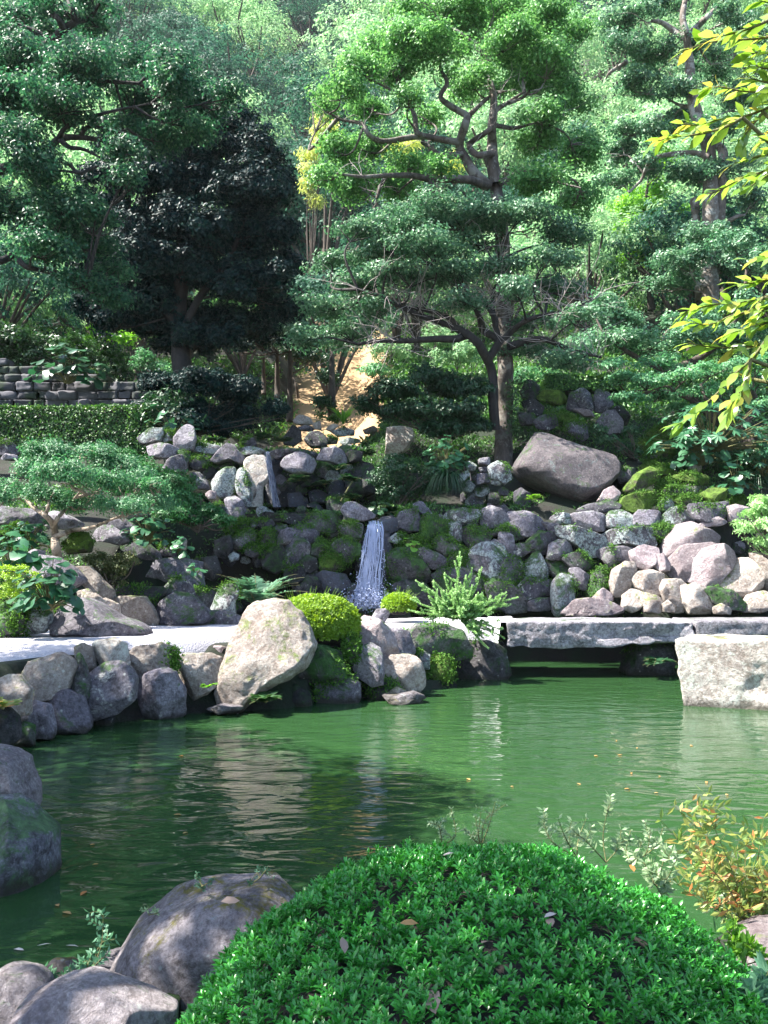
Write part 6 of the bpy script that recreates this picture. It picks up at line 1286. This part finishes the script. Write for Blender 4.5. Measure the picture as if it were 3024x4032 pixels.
def one_leaf(name, label, p, L_, mat, seed, cat='leaf', group=None, n=None, wd=.5, kind=None):
    r = np.random.default_rng(seed); n = np.array((r.normal() * .3, r.normal() * .3, 1)) if n is None else np.array(n); d = np.cross(n, r.normal(size=3))
    V, F, a = leaves(np.array([p]), np.array([d]), np.array([n]), L_, L_ * wd, shape='leaf', fold=.08, r=r)
    return tag(mesh_obj(name, V, F, M[mat], loc=np.array(p), attr=a), label, cat, group, kind)
for i, (x, y, L_, m_, lab) in enumerate([(1185, 1000, .045, 'petal', 'pale pink fallen leaf lying near the middle of the azalea bush'), (715, 1450 - 0, .04, 'dead', '')][:1]):
    pass
def E_(x, y): return on_az(*cp('E', x, y))
for i, (p, L_, m_, lab) in enumerate([(E_(700, 775), .045, 'petal', 'pale pinkish fallen leaf resting near the centre of the azalea'), (E_(735, 815), .05, 'dead', 'grey-brown dead leaf just right of the pale one on the azalea'), (E_(265, 510), .035, 'petal', 'small white fallen petal near the top edge of the azalea'),
        (on_az(*cp('D', 1490, 1425)), .05, 'dead', 'brown dead leaf on the left side of the azalea'), (E_(235, 1190), .09, 'dead', 'large curled brown leaf at the bottom of the azalea'), (E_(480, 880), .05, 'dead', 'thin dry leaf left of the azalea centre'), (E_(80, 800), .05, 'fallen', 'narrow orange-brown leaf on the left half of the azalea'), (E_(1085, 580), .04, 'fallen', 'red-brown leaf near the right top edge of the azalea'), (E_(1075, 700), .045, 'petal', 'pale narrow leaf in the dark patch right of the azalea top')]):
    one_leaf('fallen_leaf', lab, p, L_, m_, 410 + i, group='fallen leaves on the azalea')
# floating leaves
def wpt(crop, x, y):
    px, py = cp(crop, x, y); a = at(px, py, 1.0); d = a - np.array((0, 0, EYE)); t = EYE / -d[2]; return np.array((0, 0, EYE)) + d * t
for i, (cr, x, y) in enumerate([('E', 1010, 20), ('E', 1035, 82), ('E', 913, 86), ('E', 1198, 175), ('E', 1397, 196), ('E', 1042, 228), ('E', 1190, 244), ('E', 1478, 254), ('E', 1325, 42), ('E', 1100, 50), ('E', 840, 203), ('E', 367, 182), ('E', 1075, 158), ('D', 255, 1298), ('D', 270, 1322), ('D', 430, 1112), ('D', 795, 980), ('D', 755, 897), ('D', 390, 1030), ('D', 800, 640), ('D', 378, 1230), ('E', 555, 218)]):
    p = wpt(cr, x, y); p[2] = .006
    one_leaf('floating_leaf', 'small orange fallen leaf floating on the pond', p, .035 + .01 * (i % 3), 'fallen', 430 + i, group='small leaves floating on the pond', n=(0, 0, 1))
for i, (x, y, lab) in enumerate([(105, 1490, 'pale narrow leaf floating in the dark corner of the pond'), (160, 1470, 'thin straw floating in the dark corner of the pond'), (285, 1468, 'thin curved pale straw near the weed in the pond corner')]):
    p = wpt('D', x, y); p[2] = .006; one_leaf('floating_leaf', lab, p, .06, 'petal', 460 + i, n=(0, 0, 1), wd=.15 + .2 * (i == 0), group='small leaves floating on the pond')
one_leaf('fallen_leaf', 'curled brown leaf lying on top of the large rounded foreground boulder', atc('D', 1045, 1268, 3.02), .07, 'dead', 470)
# ---------------------------------------------------------------- weeds and nandina
def weed(label, crop, x0, y0, tips, D, mat, seed, leaf=.028, name='weed', n=9, wd=.4, cat='weed', group=None, stem='stem', twig=2):
    r = np.random.default_rng(seed); b = atc(crop, x0, y0, D); root = empty(name, tuple(b), label, cat, group); A = []; B_ = []
    for (x, y) in tips:
        e = atc(crop, x, y, D + r.normal() * .08); m = (b + e) / 2 + r.normal(size=3) * .02; P = smoothpath([b, m, e], 8); B_.append(tube(P, [.0028, .0010], k=4))
        lim = [(P, .35)]
        for k in range(twig):
            a = P[r.integers(len(P) // 3, len(P) - 1)]; q = a + unit(r.normal(size=3) * np.array((1, .5, .5)) + (0, 0, .8)) * np.linalg.norm(e - b) * .3; Q = smoothpath([a, (a + q) / 2 + r.normal(size=3) * .008, q], 4); B_.append(tube(Q, [.0015, .0007], k=3)); lim.append((Q, .1))
        for Q, s0 in lim:
            k = np.linspace(int(len(Q) * s0), len(Q) - 1, n).astype(int); T = unit(np.gradient(Q, axis=0))[k]
            for s in (-1, 1):
                sd = unit(np.cross(T, (0.1, 1, 0.1))) * s + T * .6 + r.normal(size=T.shape) * .3; A.append(leaves(Q[k], sd, np.cross(sd, T) + r.normal(size=T.shape) * .5, leaf * (.5 + .7 * r.random(len(k))), leaf * wd, r=r))
    V, F, a = join(A); mesh_obj('leaves', V, F, M[mat], parent=root, attr=a, smooth=False); V, F, a = join(B_); mesh_obj('stems', V, F, M[stem], parent=root)
GW = 'thin weeds standing behind the azalea'
weed('thin weed with a few tiny leaves at the top edge of the azalea, leftmost', 'E', 260, 470, [(245, 370), (300, 310), (270, 400)], 3.4, 'weed', 501, leaf=.018, group=GW)
weed('branching thin weed above the top of the azalea, second from the left', 'E', 430, 470, [(405, 340), (490, 280), (535, 290), (430, 315), (370, 405)], 3.4, 'weed', 502, leaf=.016, group=GW, n=6)
weed('weed with small paired leaves leaning left above the azalea', 'E', 840, 520, [(690, 350), (760, 355), (880, 350)], 3.4, 'weed', 503, leaf=.026, group=GW)
weed('tall upright weed with a star-like tip above the azalea', 'E', 965, 540, [(975, 290), (1030, 400), (820, 400)], 3.35, 'weed', 504, leaf=.03, group=GW)
weed('spindly weed between the tall upright weed and the orange shrub', 'E', 1090, 540, [(1070, 400), (1155, 400), (1120, 450), (1210, 390)], 3.4, 'weed', 505, leaf=.022, group=GW)
weed('grey-green leafy weed cluster at the right shoulder of the azalea', 'E', 1180, 640, [(1130, 540), (1220, 490), (1270, 520), (1160, 560), (1250, 590), (1100, 500)], 3.3, 'weed', 506, leaf=.034, group=GW)
weed('orange-tipped nandina shrub with sunlit leaves at the right edge', 'E', 1580, 820, [(1260, 300), (1340, 320), (1420, 370), (1200, 360), (1640, 350), (1560, 440), (1300, 450), (1400, 560), (1250, 620), (1600, 560), (1350, 680), (1480, 640), (1640, 680), (1720, 560)], 3.35, 'nandina', 507, leaf=.05, name='nandina_shrub', cat='shrub', n=6, wd=.32, twig=4)
weed('tuft of green nandina stems low at the right edge', 'E', 1600, 825, [(1480, 560), (1540, 600), (1620, 600), (1700, 650), (1400, 650)], 3.45, 'weed', 508, leaf=.045, name='nandina_shrub', cat='shrub', n=8, twig=4)
weed('fresh green seedling on the pinkish rock at the right edge', 'E', 1560, 980, [(1480, 830), (1600, 910), (1540, 880), (1620, 930)], 2.9, 'fresh', 509, leaf=.045, cat='seedling', name='seedling')
weed('soft green plant in the bottom right corner', 'E', 1640, 1150, [(1560, 1060), (1640, 1040), (1600, 1100), (1700, 1080), (1580, 1130)], 2.4, 'fern', 510, leaf=.05, cat='plant', name='leafy_plant', twig=4)
weed('small weed growing between the corner rocks and the boulder', 'D', 400, 1570, [(340, 1540), (450, 1330), (400, 1500), (500, 1435), (470, 1500)], 3.2, 'fern', 511, leaf=.03, twig=2, n=5)
weed('tiny weed in front of the small dark corner rock', 'D', 240, 1630, [(200, 1610), (240, 1580), (285, 1610)], 3.1, 'fern', 512, leaf=.03, twig=2, n=5)
weed('tiny sprig on the top edge of the large rounded boulder', 'D', 880, 1205, [(855, 1195), (910, 1190), (880, 1185)], 3.2, 'fern', 513, leaf=.014, twig=1)
weed('tiny sprig at the left shoulder of the large rounded boulder', 'D', 650, 1330, [(640, 1310), (665, 1315)], 3.2, 'weed', 514, leaf=.014, twig=1)
weed('fine sprig on the boulder beside the azalea edge', 'D', 1130, 1170, [(1120, 1145), (1150, 1150), (1190, 1165)], 3.2, 'fern', 515, leaf=.014, twig=1)
# ---------------------------------------------------------------- overhanging tree at the right, near the viewer
def overhang():
    r = np.random.default_rng(600); base = np.array((2.0, 2.5, .1)); root = empty('overhanging_tree', tuple(base), 'near tree whose glossy yellow-green leafy twigs hang in from the right edge', 'tree')
    tr = smoothpath([base - (0, 0, .2), base + (.1, .1, 1.2), base + (0, .2, 2.5), base + (-.2, .1, 3.8)], 6); parts = [tube(tr, [.06, .035], k=8, wob=.1)]; P_, D_, N_, L_ = [], [], [], []
    hub = [np.array((1.52, 2.45, 1.45 + .32 * k_)) for k_ in range(5)]
    for h_ in hub: j_ = tr[np.argmin(np.abs(tr[:, 2] - h_[2] + .25))]; parts.append(tube(smoothpath([j_, (j_ + h_) / 2 + (0, 0, .05), h_], 5), [.024, .012], k=6, wob=.1))
    br = [([(983,100),(900,135),(800,165),(700,185)], 9), ([(1050,170),(950,185),(850,192),(700,205),(575,245)], 13), ([(1050,260),(960,250),(900,260)], 7), ([(1050,330),(960,330),(900,300)], 6), ([(1060,440),(980,445),(860,440),(740,420),(670,440)], 17), ([(1060,480),(960,530),(860,565),(740,580),(640,605),(575,600)], 16), ([(860,570),(760,620),(640,650),(520,665),(450,682)], 10), ([(960,540),(880,640),(850,690)], 8),
          ([(1060,740),(960,750),(860,780),(820,790)], 8), ([(1060,770),(960,830),(860,860),(760,915),(690,940)], 12), ([(1060,800),(960,860),(900,900)], 6), ([(1060,1220),(980,1240),(900,1260)], 6), ([(1060,1330),(960,1360),(850,1375)], 12), ([(1060,1400),(960,1440),(850,1460),(750,1470),(650,1490),(590,1510)], 20), ([(960,1440),(900,1500),(800,1530),(700,1570),(610,1560)], 13),
          ([(1060,1540),(980,1560),(870,1590),(780,1620)], 10), ([(1060,1560),(950,1660),(850,1680),(720,1680),(600,1660)], 14), ([(1060,1560),(980,1640),(900,1740),(800,1830),(740,1900),(660,1970),(590,2030),(540,2055)], 17), ([(900,1740),(880,1830),(830,1920),(790,1990)], 10), ([(880,1830),(860,1900),(810,2020)], 6), ([(1060,420),(980,400),(900,380)], 8), ([(1060,1480),(960,1500),(900,1560)], 10), ([(1060,20),(980,10),(940,0)], 5), ([(1060,660),(980,670),(950,690)],5)]
    for i, (pts, n) in enumerate(br):
        D = 2.3 + .35 * r.random(); Q = np.array([atc(H, x, y, D) for x, y in pts]); Q = smoothpath(Q, 8); a = Q[0]
        k_ = int(np.clip(round((a[2] - 1.5) / .32), 0, 4)); h_ = hub[k_]; m_ = (h_ + a) / 2 + r.normal(size=3) * .03; C_ = smoothpath([h_, m_, a], 6); parts.append(tube(C_, [.009, .006], k=5))
        for q in C_[::2]:
            for w_ in range(2): P_.append(q); D_.append(r.normal(size=3) * .5 + (a - h_)); N_.append(np.array((0, -.2, 1)) + r.normal(size=3) * .4); L_.append(.05 + .02 * r.random())
        parts.append(tube(Q, [.0055, .0015], k=5))
        k = np.linspace(len(Q) * .12, len(Q) - 1, int(n * 1.6)).astype(int); T = unit(np.gradient(Q, axis=0))[k]
        for s, (q, t) in enumerate(zip(Q[k], T)):
            side = unit(np.cross(t, (0, .25, 1.0))) * (1 if s % 2 else -1); last = s == len(k) - 1
            d = t * (1 if last else .75) + side * (.1 if last else .5) + np.array((0, 0, -.15)) + r.normal(size=3) * .22
            P_.append(q); D_.append(d); N_.append(np.array((r.normal() * .5, -.25, 1)) + r.normal(size=3) * .45); L_.append(.064 * (.7 + .5 * r.random()))
    V, F, a = join(parts); mesh_obj('branches', V, F, M['stem'], parent=root)
    V, F, a = leaves(np.array(P_), np.array(D_), np.array(N_), np.array(L_), np.array(L_) * .42, shape='leaf', fold=.12, r=r); mesh_obj('leaves', V, F, M['overhang'], parent=root, attr=a)
overhang()

# ---------------------------------------------------------------- ground, built last so that it dips behind rocks and plants
xs = np.concatenate([-np.geomspace(14, 420, 40)[::-1], np.arange(-13.9, 13.95, .1), np.geomspace(14, 420, 40)])
ys = np.concatenate([np.linspace(-30, -1, 12), np.arange(-.5, 26, .1), np.arange(26.3, 50, .7), np.geomspace(51, 460, 50)])
grid('ground', xs, ys, hgt_c, M['soil'])
# ---------------------------------------------------------------- haze
bm = bmesh.new(); bmesh.ops.create_cube(bm, size=1); me = bpy.data.meshes.new('haze'); bm.to_mesh(me); bm.free()
hzo = bpy.data.objects.new('haze', me); C.objects.link(hzo); hzo.scale = (860, 520, 190); hzo.location = (0, 210, 92); hzo['kind'] = 'stuff'
m = bpy.data.materials.new('haze'); m.use_nodes = True; t = m.node_tree; t.nodes.remove(t.nodes['Principled BSDF']); pv = t.nodes.new('ShaderNodeVolumePrincipled')
pv.inputs['Color'].default_value = (.86, .93, 1, 1); pv.inputs['Density'].default_value = HAZE; pv.inputs['Anisotropy'].default_value = .3
t.links.new(pv.outputs[0], t.nodes['Material Output'].inputs['Volume']); me.materials.append(m)

# ---------------------------------------------------------------- low plants between the rocks
r = np.random.default_rng(900); n = 72000; X = r.uniform(-10, 15, n); Y = r.uniform(11, 25, n); q = np.stack([X * .7, Y * .7, X * 0], 1)
k = (fbm(q, 77, 3) > -.35) & ~inside(np.stack([X, Y], 1), PATH) & ~inside(np.stack([X, Y], 1), POND) & ~((X > 1.8) & (Y < 15.6)); X, Y = X[k], Y[k]; Z = hgt_c(X, Y); k = Z > .5; X, Y, Z = X[k], Y[k], Z[k]
P = np.stack([X, Y, Z], 1); P = np.repeat(P, 4, 0) + r.normal(size=(len(P) * 4, 3)) * np.array((.05, .05, .02)); D = unit(r.normal(size=P.shape) * np.array((1, 1, .4)) + np.array((0, 0, .9)))
V, F, a = leaves(P, D, unit(r.normal(size=P.shape) + np.array((0, -.6, .4))), .05 + .07 * r.random(len(P)), .03, r=r)
tag(mesh_obj('ground_cover', V, F, M['hedge'], attr=a, smooth=False), kind='stuff')

n = 90000; X = r.uniform(-24, 26, n); Y = r.uniform(21, 44, n); q = np.stack([X * .5, Y * .5, X * 0], 1)
k = ((fbm(q, 78, 3) > -.35) & ~((np.abs(X + 1.9) < 1.9) & (Y > 24))) & (np.abs(X) < Y * .55 + 2); X, Y = X[k], Y[k]; Z = hgt_c(X, Y)
P = np.stack([X, Y, Z + .25 * r.random(len(X))], 1); P = np.repeat(P, 3, 0) + r.normal(size=(len(P) * 3, 3)) * np.array((.12, .12, .05)); D = unit(r.normal(size=P.shape) * np.array((1, 1, .4)) + np.array((0, 0, .8)))
V, F, a = leaves(P, D, unit(r.normal(size=P.shape) * .7 + np.array((0, -.6, .5))), .10 + .14 * r.random(len(P)), .07, r=r)
tag(mesh_obj('ground_cover', V, F, M['hedge'], attr=a, smooth=False), kind='stuff')

# moss cushions and tiny ferns growing on the rocks
PP, NN = [], []
for V, mt in MOSSY:
    c = V.mean(0); nv = unit(V - c); f = fbm(V * 2.6 + 7, 31, 4) + .25 * nv[:, 2] - .1 * nv[:, 1] * 0; th = {'mossy': .12, 'moss': -.1, 'shade': .42, 'lichen': .42, 'dark': .35}[mt]
    k = (f > th) & (nv[:, 1] < .3) & (V[:, 2] > .05); k &= r.random(len(V)) < min(1, 450 / len(V)); PP.append(V[k]); NN.append(nv[k])
P = np.concatenate(PP); Nn = np.concatenate(NN); P = np.repeat(P, 5, 0) + r.normal(size=(len(P) * 5, 3)) * .03; Nn = unit(np.repeat(Nn, 5, 0) + r.normal(size=P.shape) * .5); D = unit(Nn * .5 + r.normal(size=P.shape) * .6 + np.array((0, 0, -.2)))
V, F, a = leaves(P, D, Nn, .025 + .03 * r.random(len(P)), .022, r=r)
tag(mesh_obj('moss', V, F, M['mossleaf'], attr=a, smooth=False), kind='stuff'); print('moss faces', len(F))

n = 26000; X = r.uniform(-4.5, 5.5, n); Y = r.uniform(.6, 4.4, n); q = np.stack([X, Y], 1); k = ~inside(q, POND) & (((X - .28) / .95) ** 2 + ((Y - 2.5) / 1.05) ** 2 > 1) & (fbm(np.stack([X * 1.3, Y * 1.3, X * 0], 1), 79, 3) > -.35); X, Y = X[k], Y[k]; Z = hgt_c(X, Y); k = Z > 0; X, Y, Z = X[k], Y[k], Z[k]
P = np.stack([X, Y, Z], 1); D = unit(r.normal(size=P.shape) * np.array((1, 1, .3)) + np.array((0, 0, .9)))
V, F, a = leaves(P, D, unit(r.normal(size=P.shape) + np.array((0, -.5, .4))), .03 + .05 * r.random(len(P)), .014, r=r)
tag(mesh_obj('grass', V, F, M['hedge'], attr=a, smooth=False), kind='stuff')
